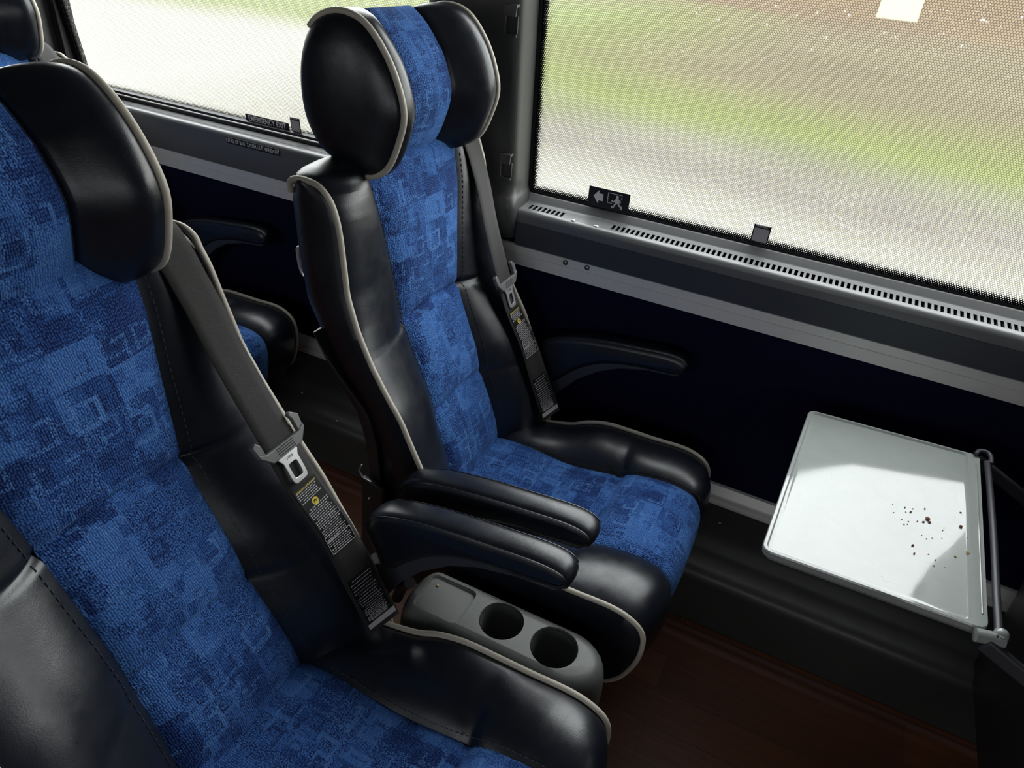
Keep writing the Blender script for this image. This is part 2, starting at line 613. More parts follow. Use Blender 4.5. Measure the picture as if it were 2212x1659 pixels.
BAND = plain('dark_grey_band_vinyl', (0.052, 0.056, 0.068), 0.55, var=0.06)
PILLAR = plain('charcoal_pillar_plastic', (0.052, 0.054, 0.051), 0.42, bscale=260, bstr=0.3)
RUBBER = plain('black_window_rubber', (0.006, 0.006, 0.007), 0.4)
RISER = plain('dark_riser_vinyl', (0.040, 0.040, 0.037), 0.42, bscale=900, bstr=0.2)
WOOD = wood_mat()
CEIL = plain('ceiling_fabric', (0.13, 0.13, 0.13), 0.9)
HOLE = plain('vent_dark', (0.003, 0.003, 0.003), 0.9)
BLACKLBL = plain('black_label', (0.004, 0.004, 0.005), 0.4)
WHITE = plain('white_print', (0.90, 0.87, 0.87), 0.6, var=0.03)
GREYPRINT = plain('grey_print', (0.48, 0.46, 0.47), 0.6, var=0.1)
YELLOW = plain('yellow_print', (0.65, 0.50, 0.05), 0.6)
CRUMB = plain('brown_crumb', (0.14, 0.06, 0.025), 0.8, var=0.5, nscale=300)
CRUMBT = plain('tan_crumb', (0.42, 0.28, 0.12), 0.8, var=0.4, nscale=300)
SPECK = plain('white_speck', (0.75, 0.74, 0.70), 0.8)
GLASS = glass_mat()
GROUND = ground_mat()

# ================================================================== the coach body
def sweep_x(profile, x0, x1, n=2):
    m = MB()
    rings = [[(x, y, z) for y, z in profile] for x in np.linspace(x0, x1, n)]
    m.loft(rings)
    return m

XF, XB = 2.3, -3.4             # front and rear end of the modelled coach section
LEAN = math.tan(math.radians(5.8))
def gy(z):                     # the glass leans inward towards its top
    return 1.512 - (z - 0.98) * LEAN

struct = dict(kind='structure')
tag(MB().bb(XB, XF, -1.5, 1.288, -0.04, 0.0).build('floor', WOOD), 'dark brown wood plank floor', kind='structure')
# vinyl cove where the planks turn up against the riser
cv = [(1.252, -0.002)] + [(1.252 + 0.036 * math.sin(a), 0.036 - 0.036 * math.cos(a)) for a in np.linspace(0, PI / 2, 7)] + [(1.292, 0.036), (1.292, -0.002)]
tag(sweep_x(cv, XB, XF).build('baseboard_right', WOOD), 'wood coving along the riser', kind='structure')
# stepped riser under the window
rp = [(1.287, 0.0), (1.290, 0.03), (1.297, 0.17), (1.300, 0.186), (1.308, 0.196), (1.322, 0.203), (1.350, 0.212), (1.366, 0.226), (1.376, 0.243), (1.40, 0.262), (1.462, 0.300), (1.475, 0.302), (1.475, 0.0)]
tag(sweep_x(rp, XB, XF).build('trim_1', RISER, bevel=0.002), 'dark grey stepped riser below the wall', kind='structure')
# ribbed aluminium trim at the foot of the wall
ap = [(1.478, 0.290), (1.452, 0.298), (1.450, 0.303), (1.456, 0.306), (1.456, 0.311), (1.449, 0.314), (1.449, 0.320), (1.456, 0.323), (1.456, 0.329), (1.450, 0.331), (1.462, 0.352), (1.470, 0.354), (1.478, 0.354)]
tag(sweep_x(ap, XB, XF).build('trim_2', ALU), 'ribbed silver trim at the foot of the navy wall', kind='structure')
tag(MB().bb(XB, XF, 1.470, 1.53, 0.0, 0.86).build('wall_right', NAVYWALL), 'dark navy carpeted wall below the windows', kind='structure')
# silver strip
sp_ = [(1.480, 0.790), (1.465, 0.794), (1.465, 0.8215), (1.4675, 0.8225), (1.4675, 0.8240), (1.465, 0.825), (1.465, 0.845), (1.480, 0.850)]
tag(sweep_x(sp_, XB, XF).build('trim_3', ALU), 'silver strip between navy wall and grey ledge', kind='structure')

# vent ledge under the front window (profile in y,z)
VX0, VX1 = -0.648, XF
vp = [(1.475, 0.845), (1.458, 0.846), (1.454, 0.850), (1.440, 0.914), (1.437, 0.930), (1.440, 0.940), (1.447, 0.9435), (1.4575, 0.9438)]
vp2 = [(1.481, 0.9465), (1.492, 0.948), (1.4975, 0.952), (1.503, 0.965), (1.507, 0.967), (1.513, 0.965), (1.513, 0.84)]
led = MB()
led.grid([[(x, y, z) for y, z in vp] for x in (VX0, VX1)], mi=0)
led.grid([[(x, y, z) for y, z in vp2] for x in (VX0, VX1)], mi=0)
led.add([(VX0, y, z) for y, z in vp + vp2], [tuple(range(len(vp + vp2)))], mi=0)
PITCH, SW = 0.0116, 0.0066
edges = [VX0]
slots = []
x = -0.626
while x < 1.35:
    if not (-0.540 < x < -0.425):
        slots.append((x, x + SW))
    x += PITCH
cur = VX0
ya, za, yb, zb = 1.4575, 0.9438, 1.481, 0.9465
for a, b in slots:
    led.add([(cur, ya, za), (a, ya, za), (a, yb, zb), (cur, yb, zb)], [(0, 1, 2, 3)])
    for p0, p1 in (((a, ya, za), (a, yb, zb)), ((b, ya, za), (b, yb, zb)), ((a, ya, za), (b, ya, za)), ((a, yb, zb), (b, yb, zb))):
        led.add([p0, p1, (p1[0], p1[1], p1[2] - 0.012), (p0[0], p0[1], p0[2] - 0.012)], [(0, 1, 2, 3)], mi=1)
    led.add([(a, ya, za - 0.012), (b, ya, za - 0.012), (b, yb, zb - 0.012), (a, yb, zb - 0.012)], [(0, 1, 2, 3)], mi=1)
    cur = b
led.add([(cur, ya, za), (VX1, ya, za), (VX1, yb, zb), (cur, yb, zb)], [(0, 1, 2, 3)])
tag(led.build('trim_4', [LEDGE, HOLE], ang=50, fix=False), 'grey slotted air vent ledge under the front window', kind='structure')
bp = [(1.4592, 0.8475), (1.4525, 0.8505), (1.4392, 0.9125), (1.4415, 0.9130)]
tag(sweep_x(bp, VX0 + 0.001, VX1).build('trim_5', BAND), 'dark grey band on the front of the vent ledge', kind='structure')
# plain ledge under the rear window with its release bar
lp = [(1.475, 0.845), (1.462, 0.846), (1.458, 0.850), (1.447, 0.935), (1.448, 0.944), (1.453, 0.949), (1.462, 0.950), (1.478, 0.948), (1.485, 0.940), (1.513, 0.935), (1.513, 0.84)]
tag(sweep_x(lp, XB, -0.70).build('trim_6', LEDGE, ang=50), 'plain grey ledge under the rear window', kind='structure')


def grid_uv_plane(m, x0, x1, z0, z1, n, band):
    pass


def window(name, x0, x1, z0, z1, label):
    """a leaning pane with its black rubber border; root object is the pane"""
    me = bpy.data.meshes.new(name)
    xs = [x0, x0 + 0.03, x1 - 0.03, x1]
    zs = [z0, z0 + 0.03, z1 - 0.03, z1]
    vs = [(x * U, gy(z) * U, z * U) for z in zs for x in xs]
    fs = [(i * 4 + j, i * 4 + j + 1, (i + 1) * 4 + j + 1, (i + 1) * 4 + j) for i in range(3) for j in range(3)]
    me.from_pydata(vs, [], fs)
    u1 = me.uv_layers.new(name='UVMap')
    u2 = me.uv_layers.new(name='edge')
    for p in me.polygons:
        for li in p.loop_indices:
            vi = me.loops[li].vertex_index
            x, z = xs[vi % 4], zs[vi // 4]
            u1.data[li].uv = (x - x0, (z - z0) / math.cos(math.radians(5.8)))
            u2.data[li].uv = (min(x - x0, x1 - x), min(z - z0, z1 - z))
    me.materials.append(GLASS)
    o = bpy.data.objects.new(name, me)
    COL.objects.link(o)
    tag(o, label, kind='structure')
    f = MB()
    b = 0.020
    def bar(xa, xb, za, zb, yo=0.0, th=0.02):
        f.add([(xa, gy(za) - 0.003 + yo, za), (xb, gy(za) - 0.003 + yo, za), (xb, gy(zb) - 0.003 + yo, zb), (xa, gy(zb) - 0.003 + yo, zb),
               (xa, gy(za) + th, za), (xb, gy(za) + th, za), (xb, gy(zb) + th, zb), (xa, gy(zb) + th, zb)],
              [(0, 1, 2, 3), (4, 7, 6, 5), (0, 4, 5, 1), (3, 2, 6, 7), (0, 3, 7, 4), (1, 5, 6, 2)])
    bar(x0 - b, x1 + b, z0 - b * 1.6, z0)
    bar(x0 - b, x1 + b, z1, z1 + b)
    bar(x0 - b, x0, z0, z1)
    bar(x1, x1 + b, z0, z1)
    fr = f.build('window_frame', RUBBER, o, off=(0, 0, 0))
    return o, f


w1, _ = window('window_1', -0.645, 1.34, 0.972, 1.93, 'large rain-spotted window with tinted dot film beside the tray')
w2, _ = window('window_2', -2.203, -0.862, 0.972, 1.93, 'rain-spotted emergency exit window behind the seats')
# thin silver tube imitating the frame's highlight; deep rubber channel under the exit window
tag(MB().tube([(XB, 1.497, 0.966), (-0.84, 1.497, 0.966)], 0.0022, 8).build('trim_7', ALU), 'added thin bright line imitating a highlight below the exit window', kind='structure')
ch = [(1.513, 0.925), (1.478, 0.930), (1.480, 0.948), (1.497, 0.956), (1.499, 0.975), (1.513, 0.980)]
tag(sweep_x(ch, XB, -0.84).build('trim_8', RUBBER), 'black rubber channel under the exit window', kind='structure')
tag(MB().bb(-2.252, -2.222, 1.475, 1.53, 0.93, 1.95).build('trim_9', RUBBER, bevel=0.003), 'black edge strip beside the rear window', kind='structure')

# header over the windows, outer body pieces, ceiling, far side
tag(MB().bb(XB, XF, 1.40, 1.53, 1.95, 2.25).build('wall_right_upper', LEDGE), kind='structure')
tag(MB().bb(XB, XF, -1.5, 1.53, 2.25, 2.30).build('ceiling', CEIL), 'coach ceiling', kind='structure')
wl = MB()
wl.bb(XB, XF, -1.53, -1.48, 0.0, 1.02)
wl.bb(XB, XF, -1.53, -1.48, 1.72, 2.25)
for a, b in ((XB, -2.6), (-1.3, -1.1), (0.35, 0.55), (1.7, XF)):
    wl.bb(a, b, -1.53, -1.48, 1.02, 1.72)
tag(wl.build('wall_left', BAND), kind='structure')
tag(MB().bb(XB - 0.05, XB, -1.5, 1.53, 0, 2.25).build('wall_back', BAND), kind='structure')
tag(MB().bb(XF, XF + 0.05, -1.5, 1.53, 0, 2.25).build('wall_front', BAND), kind='structure')


def tint_glass(v):
    t = NT('tinted_glass')
    b = t.n('BsdfTransparent')
    b.inputs[0].default_value = (v, v, v * 1.04, 1)
    t.t.links.new(b.outputs[0], t.out.inputs[0])
    return t.m
TINT = tint_glass(0.24)
tag(MB().add([(-2.6, -1.505, 1.02), (1.7, -1.505, 1.02), (1.7, -1.505, 1.88), (-2.6, -1.505, 1.88)], [(0, 1, 2, 3)]).build('window_3', TINT), kind='structure')


def pillar(name, xa, xb, yf, label, clips=True, bulge=True):
    """moulded pillar between two windows; leans with the glass"""
    m = MB()
    rings = []
    def prof(z, ex, px):
        y0 = yf - (z - 0.98) * LEAN
        r = 0.022
        w = [(xa - ex, 1.52), (xa - ex, y0 + 0.030 - px), (xa + 0.012 - ex, y0 + 0.012 - px), (xa + 0.04, y0 + 0.004 - px)]
        g = xa + (xb - xa) * 0.52
        w += [(g - 0.010, y0 + 0.002 - px), (g - 0.004, y0 + 0.010 - px), (g + 0.004, y0 + 0.010 - px), (g + 0.010, y0 - px)]
        w += [(xb - 0.032, y0 - px)]
        w += [(xb - r + r * math.sin(a) + ex, y0 + r - r * math.cos(a) - px) for a in np.linspace(0.15, PI / 2, 6)]
        w += [(xb + ex, 1.52)]
        return [(x, y, z) for x, y in w]
    for z in (0.868, 0.872, 0.885, 0.92, 0.945, 0.962, 0.972, 0.982, 1.0, 1.2, 1.5, 1.97):
        px, ex = (0.0, 0.0)
        if bulge and z < 0.985:
            px = 0.022 * smooth(0.985, 0.955, z) * smooth(0.860, 0.90, z)
            ex = 0.010 * smooth(0.985, 0.955, z) * smooth(0.860, 0.90, z)
        rings.append(prof(z, ex, px))
    m.loft(rings)
    o = m.build(name, PILLAR, off=(0, 0, 0), ang=55)
    tag(o, label, kind='structure')
    if clips:
        for zc in (1.055, 1.351):
            y0 = yf - (zc - 0.98) * LEAN
            h = MB()
            x0c, x1c = xb - 0.033, xb - 0.006
            h.bb(x0c + 0.003, x1c, y0 - 0.0008, y0 + 0.004, zc - 0.036, zc - 0.004, mi=1)  # darker plate stands in for the shade of a recess, none is cut
            h.prism([(y0 - 0.011, zc + 0.016), (y0 + 0.004, zc + 0.018), (y0 + 0.004, zc + 0.013), (y0 - 0.007, zc + 0.011), (y0 - 0.009, zc - 0.004), (y0 - 0.013, zc - 0.005)], x0c, x1c, axes='yz')
            h.build('hook', [PILLAR, SHELL], o, bevel=0.001, off=(0, 0, 0))
            rim = MB().tube([(x0c, y0 - 0.001, zc), (x0c + 0.001, y0 - 0.002, zc - 0.034), (x0c + 0.006, y0 - 0.003, zc - 0.039), (x1c, y0 - 0.002, zc - 0.039)], 0.0028, 8)
            rim.build('recess_rim', PILLAR, o, off=(0, 0, 0))
    return o


pillar('trim_10', -0.885, -0.652, 1.425, 'charcoal moulded pillar between the two windows with two hooks')
pillar('trim_11', -2.60, -2.262, 1.445, 'grey pillar behind the rear window', clips=False, bulge=False)

# screws on the ledge, rivets on the silver strip
def screw(name, x, y, z, n, r, mat, label, cat, group, slot=True):
    n = np.array(n, float); n /= np.linalg.norm(n)
    a = np.cross(n, [1, 0, 0]); a /= np.linalg.norm(a)
    b = np.cross(n, a)
    m = MB()
    rings = []
    for k, (rr, h) in enumerate(((1.0, 0.0), (1.0, 0.22), (0.85, 0.45), (0.55, 0.62), (0.2, 0.7))):
        rings.append([(n * h * r + r * rr * (math.cos(t) * a + math.sin(t) * b)) for t in np.linspace(0, 2 * PI, 17)[:-1]])
    m.loft(rings)
    if slot:
        R = np.stack([b, a, n], 1)
        m.box(n * r * 0.68, (r * 1.1, r * 0.22, r * 0.1), R, mi=1)
        m.box(n * r * 0.68, (r * 0.22, r * 1.1, r * 0.1), R, mi=1)
    o = m.build(name, [mat, HOLE], off=(0, 0, 0), ang=60)
    o.location = (x * U, y * U, z * U)
    return tag(o, label, cat, group)

screw('screw', -0.506, 1.452, 0.9440, (0, -0.1, 1), 0.0055, STEEL, 'round silver screw on the vent ledge, the one nearer the slots at the pillar', 'screw', 'screws on the vent ledge')
screw('screw', -0.449, 1.452, 0.9440, (0, -0.1, 1), 0.0055, STEEL, 'round silver screw on the vent ledge, the one nearer the tray', 'screw', 'screws on the vent ledge')
screw('rivet', -0.515, 1.4645, 0.833, (0, -1, 0), 0.0066, DARKSTEEL, 'domed steel rivet on the silver strip, left of the pair', 'rivet', 'rivets on the silver strip', slot=False)
screw('rivet', -0.459, 1.4645, 0.835, (0, -1, 0), 0.0066, DARKSTEEL, 'domed steel rivet on the silver strip, right of the pair', 'rivet', 'rivets on the silver strip', slot=False)

# ------------------------------------------------------------------ stickers on the glass and ledge
def sticker(name, x0, x1, z0, z1, label, cat, y=None, off=0.004):
    """thin plate lying on the glass; returns object and a matrix for lettering"""
    xc, zc = (x0 + x1) / 2, (z0 + z1) / 2
    yc = (gy(zc) if y is None else y) - off
    lean = math.radians(5.8) if y is None else math.radians(7.0)
    ez = (0, -math.cos(lean), -math.sin(lean))
    ey = (0, -math.sin(lean), math.cos(lean))
    o = empty(name, (xc, yc, zc))
    tag(o, label, cat)
    w, h = (x1 - x0), (z1 - z0)
    R = np.array([[1, 0, 0], [0, ey[1], ez[1]], [0, ey[2], ez[2]]], float)
    m = MB()
    m.box((0, 0, 0), (w, h, 0.0012), R)
    return o, m, R, w, h

def on_sticker(R, pts, lift=0.0008):
    return [R @ np.array([a, b, lift]) for a, b in pts]

def flat(m, R, outline, lift=0.0009, th=0.0003, mi=0):
    top = on_sticker(R, outline, lift + th)
    bot = on_sticker(R, outline, lift)
    m.loft([bot, top], mi=mi)

def rect(cx, cy, w, h):
    return [(cx - w / 2, cy - h / 2), (cx + w / 2, cy - h / 2), (cx + w / 2, cy + h / 2), (cx - w / 2, cy + h / 2)]

def mat3(R, p=(0, 0, 0)):
    q = R @ np.array(p, float)
    return frame(q, R[:, 0], R[:, 1], R[:, 2])

# running-man exit sticker
o, m, R, w, h = sticker('exit_sticker', -0.497, -0.397, 0.972, 1.016, 'black exit sticker with white arrow and running figure on the front window', 'sticker')
m.build('backing', BLACKLBL, o, off=(0, 0, 0), bevel=0.0005)
a = MB()
flat(a, R, [(-0.037, 0.001), (-0.024, 0.017), (-0.024, 0.009), (-0.0135, 0.009), (-0.0135, -0.008), (-0.024, -0.008), (-0.024, -0.016)])
a.build('arrow', WHITE, o, off=(0, 0, 0), fix=True)
g = MB()
for q in (rect(0.0145, 0.0155, 0.034, 0.0012), rect(-0.002, 0.004, 0.0012, 0.024), rect(0.0310, 0.010, 0.0012, 0.012), rect(0.004, -0.008, 0.012, 0.0012)):
    flat(g, R, q)
g.build('door_outline', WHITE, o, off=(0, 0, 0))
r_ = MB()
cx, cy = 0.0205, 0.0095
flat(r_, R, [(cx + 0.0036 * math.cos(t), cy + 0.0036 * math.sin(t)) for t in np.linspace(0, 2 * PI, 15)[:-1]])
flat(r_, R, [(0.0165, 0.0045), (0.0235, 0.0055), (0.0265, -0.0035), (0.0225, -0.0070), (0.0170, -0.0045)])
def limb(pts, wd):
    P = np.array(pts, float)
    for i in range(len(P) - 1):
        d = P[i + 1] - P[i]; d /= np.linalg.norm(d); nn = np.array([-d[1], d[0]]) * wd / 2; e = d * wd * 0.35
        flat(r_, R, [P[i] - e + nn, P[i] - e - nn, P[i + 1] + e - nn, P[i + 1] + e + nn])
limb([(0.0185, 0.003), (0.013, -0.0035), (0.0085, -0.002)], 0.0030)
limb([(0.0235, 0.004), (0.029, 0.000), (0.028, -0.005)], 0.0028)
limb([(0.019, -0.0045), (0.0165, -0.010), (0.013, -0.0165), (0.0095, -0.0165)], 0.0036)
limb([(0.023, -0.005), (0.028, -0.0105), (0.0325, -0.0125), (0.0325, -0.017)], 0.0036)
r_.build('running_figure', WHITE, o, off=(0, 0, 0))

for nm, x0, x1, lab in (('maker_sticker', -0.119, -0.083, 'small grey sticker with dark header on the front window, right of the exit sticker'),
                        ('maker_sticker', -1.3775, -1.3445, 'small grey sticker with dark header on the exit window beside the emergency label')):
    o, m, R, w, h = sticker(nm, x0, x1, 0.976, 1.0155, lab, 'sticker')
    m.build('backing', BLACKLBL, o, off=(0, 0, 0))
    f = MB()
    flat(f, R, rect(0, -0.0025, w * 0.86, h * 0.76))
    f.build('grey_field', GREYPRINT, o, off=(0, 0, 0))
    text_mesh('lettering', 'PREVOST', 0.0062, WHITE, mat3(R, (0, h * 0.43, 0.0010)), o, sx=1.05, spacing=1.15)

o, m, R, w, h = sticker('emergency_exit_label', -1.542, -1.385, 0.9745, 0.9955, 'black label reading EMERGENCY EXIT in white capitals at the foot of the exit window', 'label')
m.build('backing', BLACKLBL, o, off=(0, 0, 0), bevel=0.0006)
text_mesh('lettering', 'EMERGENCY EXIT', 0.0210, WHITE, mat3(R, (0, 0, 0.0012)), o, sx=0.80, bold=0.0004)
o, m, R, w, h = sticker('instruction_label', -1.562, -1.370, 0.9215, 0.9405, 'black label reading 1. PULL UP BAR 2. PUSH OUT WINDOW on the grey ledge', 'label', y=1.4495, off=0.0055)
m.build('backing', BLACKLBL, o, off=(0, 0, 0), bevel=0.0006)
text_mesh('lettering', '1.PULL UP BAR  2.PUSH OUT WINDOW', 0.0165, WHITE, mat3(R, (0, 0, 0.0012)), o, sx=0.66, bold=0.0002)

o, m, R, w, h = sticker('window_sticker', -0.02, 0.045, 1.418, 1.50, 'pale square sticker at the upper edge of the front window', 'sticker')
tl = NT('backlit_sticker_film')
tb = tl.n('BsdfTranslucent')
tb.inputs[0].default_value = (0.60, 0.60, 0.54, 1)
tl.t.links.new(tb.outputs[0], tl.out.inputs[0])
m.build('sticker_face', tl.m, o, off=(0, 0, 0))

# ================================================================== the coach seat
SEATO = (-0.35, 0.0, 0.0)      # seat coordinates below: y = 0 on the seat's centre line
OFF = Vector(SEATO)
zs_ = [0.34, 0.45, 0.54, 0.60, 0.665, 0.72, 0.765, 0.82, 0.875, 0.935, 1.03, 1.06, 1.085, 1.10, 1.115]
pipe_x_ = [-0.47, -0.47, -0.49, -0.515, -0.547, -0.573, -0.603, -0.635, -0.662, -0.684, -0.698, -0.703, -0.711, -0.722, -0.745]
pipe_h_ = [0.264, 0.264, 0.264, 0.264, 0.264, 0.264, 0.265, 0.265, 0.263, 0.259, 0.252, 0.251, 0.25, 0.25, 0.25]
def PX(z): return float(np.interp(z, zs_, pipe_x_))
def PH(z): return float(np.interp(z, zs_, pipe_h_))
def SX(z): return float(np.interp(z, [0.34, 0.45, 0.49, 0.55, 0.62, 0.68, 0.76, 0.80, 0.832, 0.87, 0.95, 1.04, 1.115], [-0.530, -0.538, -0.544, -0.563, -0.592, -0.606, -0.640, -0.656, -0.668, -0.672, -0.682, -0.694, -0.712]))
def SH(z): return float(np.interp(z, [0.34, 0.45, 0.55, 0.64, 0.83, 0.95, 1.04, 1.115], [0.1155, 0.1155, 0.108, 0.103, 0.106, 0.122, 0.137, 0.146]))
def BX(z): return float(np.interp(z, [0.34, 0.55, 0.64, 0.70, 0.77, 0.83, 0.90, 1.0, 1.08, 1.115], [-0.62, -0.635, -0.643, -0.660, -0.712, -0.748, -0.785, -0.803, -0.810, -0.800]))

ZST = sorted(set([round(z, 4) for z in list(np.linspace(0.34, 1.115, 56)) + list(np.linspace(0.80, 0.87, 24)) + list(np.linspace(0.60, 0.66, 16)) + list(np.linspace(1.06, 1.115, 9))]))
SHRINK = [(0.985, 0.006), (0.93, 0.012), (0.80, 0.018), (0.6, 0.023), (0.35, 0.026), (0.02, 0.028)]
def crease(z, u):
    z1 = 0.826 + 0.013 * (1 - u * u)
    z2 = 0.624 + 0.016 * (1 - u * u)
    return 0.0115 * math.exp(-((z - z1) / 0.0065) ** 2) + 0.0065 * math.exp(-((z - z2) / 0.008) ** 2)
def puff(z):
    return 0.007 * math.sin(PI * min(max((z - 0.832) / 0.30, 0), 1)) + 0.008 * math.sin(PI * min(max((0.832 - z) / 0.20, 0), 1)) + 0.005 * math.sin(PI * min(max((0.63 - z) / 0.2, 0), 1))

def fabric_pt(z, u):
    h = SH(z)
    x = SX(z) - 0.007 * abs(u) ** 8 + 0.004 * (1 - u * u) + puff(z) * (1 - abs(u) ** 4) - crease(z, u) * (1 - 0.35 * abs(u) ** 6)
    return (x, u * h, z)

def leather_half(z, sg):
    """points from the seam round the bolster to the back corner"""
    sx, sh, px, ph, bx = SX(z), SH(z), PX(z), PH(z), BX(z)
    out = []
    bul = 0.009 + 0.017 * smooth(0.86, 0.62, z)
    for k in range(15):
        u = k / 14
        y = sh + (ph - sh) * (u ** 0.94)
        x = sx + (px - sx) * u ** 1.3 + bul * math.sin(PI * u ** 0.85) - 0.007 * (1 - u) ** 10
        x -= crease(z, 1.0) * (1 - u) ** 4 * (1.1 if z > 0.72 else 0.35)
        x -= 0.006 * u ** 10
        out.append((x, sg * y, z))
    for k in range(1, 9):
        u = k / 8
        x = (px - 0.006) + (bx - px + 0.006) * u
        y = ph - 0.014 * u ** 3 + 0.007 * math.sin(PI * u)
        out.append((x, sg * y, z))
    return out

def make_backrest(parent):
    rows = []
    for z in ZST:
        R_ = leather_half(z, 1)
        L_ = leather_half(z, -1)
        n = 10
        (x0, y0, _), (x1, y1, _) = R_[-1], L_[-1]
        back = [(x0 - 0.012 * math.sin(PI * k / n), y0 + (y1 - y0) * k / n, z) for k in range(1, n)]
        rows.append(R_ + back + L_[::-1])
    top = rows[-1]
    zt = 1.115
    for k, dz in SHRINK:
        rows.append([(-0.765 + (x + 0.765) * k, y * k, zt + dz) for x, y, _ in top])
    m = MB().grid(rows)
    m.build('backrest', LEATHER, parent, ang=60)
    f, uv = [], []
    v = 0
    pz = None
    us = [k / 20 * 2 - 1 for k in range(21)]
    for z in ZST:
        p = [fabric_pt(z, u) for u in us]
        if pz is not None: v += math.hypot(p[10][0] - pz[0], p[10][2] - pz[2])
        pz = p[10]
        f.append(p)
        uv.append([(u * SH(z), v) for u in us])
    ft = f[-1]
    for k, dz in SHRINK:
        f.append([(-0.765 + (x + 0.765) * k, y * k, zt + dz) for x, y, _ in ft])
        v += 0.01
        uv.append([(u * 0.14, v) for u in us])
    MB().grid(f, uv).build('backrest_panel', FABRIC, parent, ang=60)
    # cream piping round each side of the backrest
    for sg in (1, -1):
        path = [(BX(1.08) - 0.002, sg * 0.236, 1.088), (-0.805, sg * 0.243, 1.108), (-0.785, sg * 0.247, 1.117), (-0.76, sg * 0.2505, 1.119), (-0.737, sg * 0.2525, 1.115), (-0.721, sg * 0.2535, 1.103)]
        path += [(PX(z) + 0.000, sg * (PH(z) + 0.0015), z) for z in np.linspace(1.088, 0.40, 34)]
        MB().tube(catmull(path, 3), 0.0052, 10).build('backrest_piping', PIPING, parent, ang=80)
    # twin stitching along the fabric
    for sg in (1, -1):
        s_ = MB()
        for z in np.arange(0.47, 1.09, 0.0105):
            h = SH(z) + 0.0055
            p0 = leather_half(z, sg)[1]
            p1 = leather_half(z + 0.006, sg)[1]
            s_.tube([(p0[0] + 0.0012, p0[1], p0[2]), (p1[0] + 0.0012, p1[1], p1[2])], 0.0008, 4)
        s_.build('stitching', THREAD, parent)
    # moulded shell at the back
    zz = np.linspace(0.20, 0.845, 28)
    def sh(z): return BX(max(z, 0.36)) - 0.006 - 0.010 * smooth(0.50, 0.25, z)
    rws = []
    for z in zz:
        hh = PH(max(z, 0.36)) - 0.002
        hh -= 0.004
        b = sh(z)
        k_ = 0.15 + 0.85 * smooth(0.845, 0.78, z)
        lip = 0.003 + 0.020 * smooth(0.845, 0.70, z)
        r = [(b + lip, hh + 0.002, z), (b + lip, hh + 0.010, z), (b + lip * 0.4, hh + 0.011, z), (b - 0.006 * k_, hh + 0.006, z), (b - 0.014 * k_, hh - 0.02, z), (b - 0.020 * k_, 0, z), (b - 0.014 * k_, -hh + 0.02, z), (b - 0.006 * k_, -hh - 0.006, z), (b + lip * 0.4, -hh - 0.011, z), (b + lip, -hh - 0.010, z), (b + lip, -hh - 0.002, z),
             (b + 0.004, -hh + 0.012, z), (b + 0.002, 0, z), (b + 0.004, hh - 0.012, z)]
        rws.append(r)
    MB().loft(rws).build('back_shell', SHELL, parent, bevel=0.0015, ang=50)
    # steel hinge and side bracket
    for sg in (-1,):
        hb = MB()
        hb.prism([(-0.668, 0.22), (-0.610, 0.22), (-0.600, 0.55), (-0.650, 0.562)], sg * 0.276, sg * 0.286)
        br = hb.build('side_bracket', SHELL, parent, bevel=0.003)
        MB().tube([(-0.652, sg * 0.282, 0.590), (-0.656, sg * 0.286, 0.575), (-0.646, sg * 0.288, 0.566), (-0.626, sg * 0.288, 0.563)], 0.0018, 8).build('hinge_spring', STEEL, br)
        MB().sphere((-0.632, sg * 0.287, 0.515), 0.0035, 10, 6).build('bracket_screw', STEEL, br)
    # tray latch on the back
    lt = MB()
    lt.tube(catmull([(-0.812, -0.20, 0.965), (-0.838, -0.20, 0.968), (-0.842, -0.20, 0.955), (-0.838, -0.20, 0.925), (-0.826, -0.20, 0.912), (-0.806, -0.20, 0.916)], 4), 0.004, 8)
    lt.build('tray_latch', STEEL, parent)

# headrest: winged, D-shaped from the side
hr_side = [(-0.708, 1.118), (-0.688, 1.124), (-0.665, 1.144), (-0.647, 1.183), (-0.636, 1.228), (-0.649, 1.275), (-0.674, 1.318), (-0.708, 1.351), (-0.748, 1.361), (-0.785, 1.353), (-0.812, 1.332), (-0.832, 1.29), (-0.838, 1.24), (-0.830, 1.19), (-0.805, 1.150), (-0.765, 1.128), (-0.73, 1.118)]
def closed_spline(pts, n):
    P = [np.array(p, float) for p in pts]
    N = len(P)
    out = []
    for i in range(N):
        p0, p1, p2, p3 = P[(i - 1) % N], P[i], P[(i + 1) % N], P[(i + 2) % N]
        for k in range(n):
            t = k / n
            out.append(0.5 * ((2 * p1) + (-p0 + p2) * t + (2 * p0 - 5 * p1 + 4 * p2 - p3) * t * t + (-p0 + 3 * p1 - 3 * p2 + p3) * t ** 3))
    return np.array(out)
HRP = closed_spline(hr_side, 4)
HW = 0.160
def hr_ring(y, grow=0.0):
    a = abs(y)
    conc = 0.050 * (1 - smooth(0.070, 0.150, a)) * (1 - 0.12 * (1 - (min(a, 0.075) / 0.075) ** 2))
    puffy = 0.010 * math.sin(PI * min(max((a - 0.077) / (HW - 0.077), 0), 1))
    seam = 0.006 * math.exp(-((a - 0.076) / 0.0035) ** 2)
    out = []
    c = np.array([-0.745, 1.235])
    for p in HRP:
        fr = smooth(-0.80, -0.70, p[0])
        q = p.copy()
        d = (p - c) / (np.linalg.norm(p - c) + 1e-9)
        q[0] -= conc * fr
        q += d * (puffy * (0.35 + 0.65 * fr) - seam + grow)
        if a < HW: q[1] -= 0.004 * (1 - smooth(0.09, 0.16, a)) * (1 if p[1] > 1.3 else 0)
        out.append((q[0], y, q[1]))
    return out

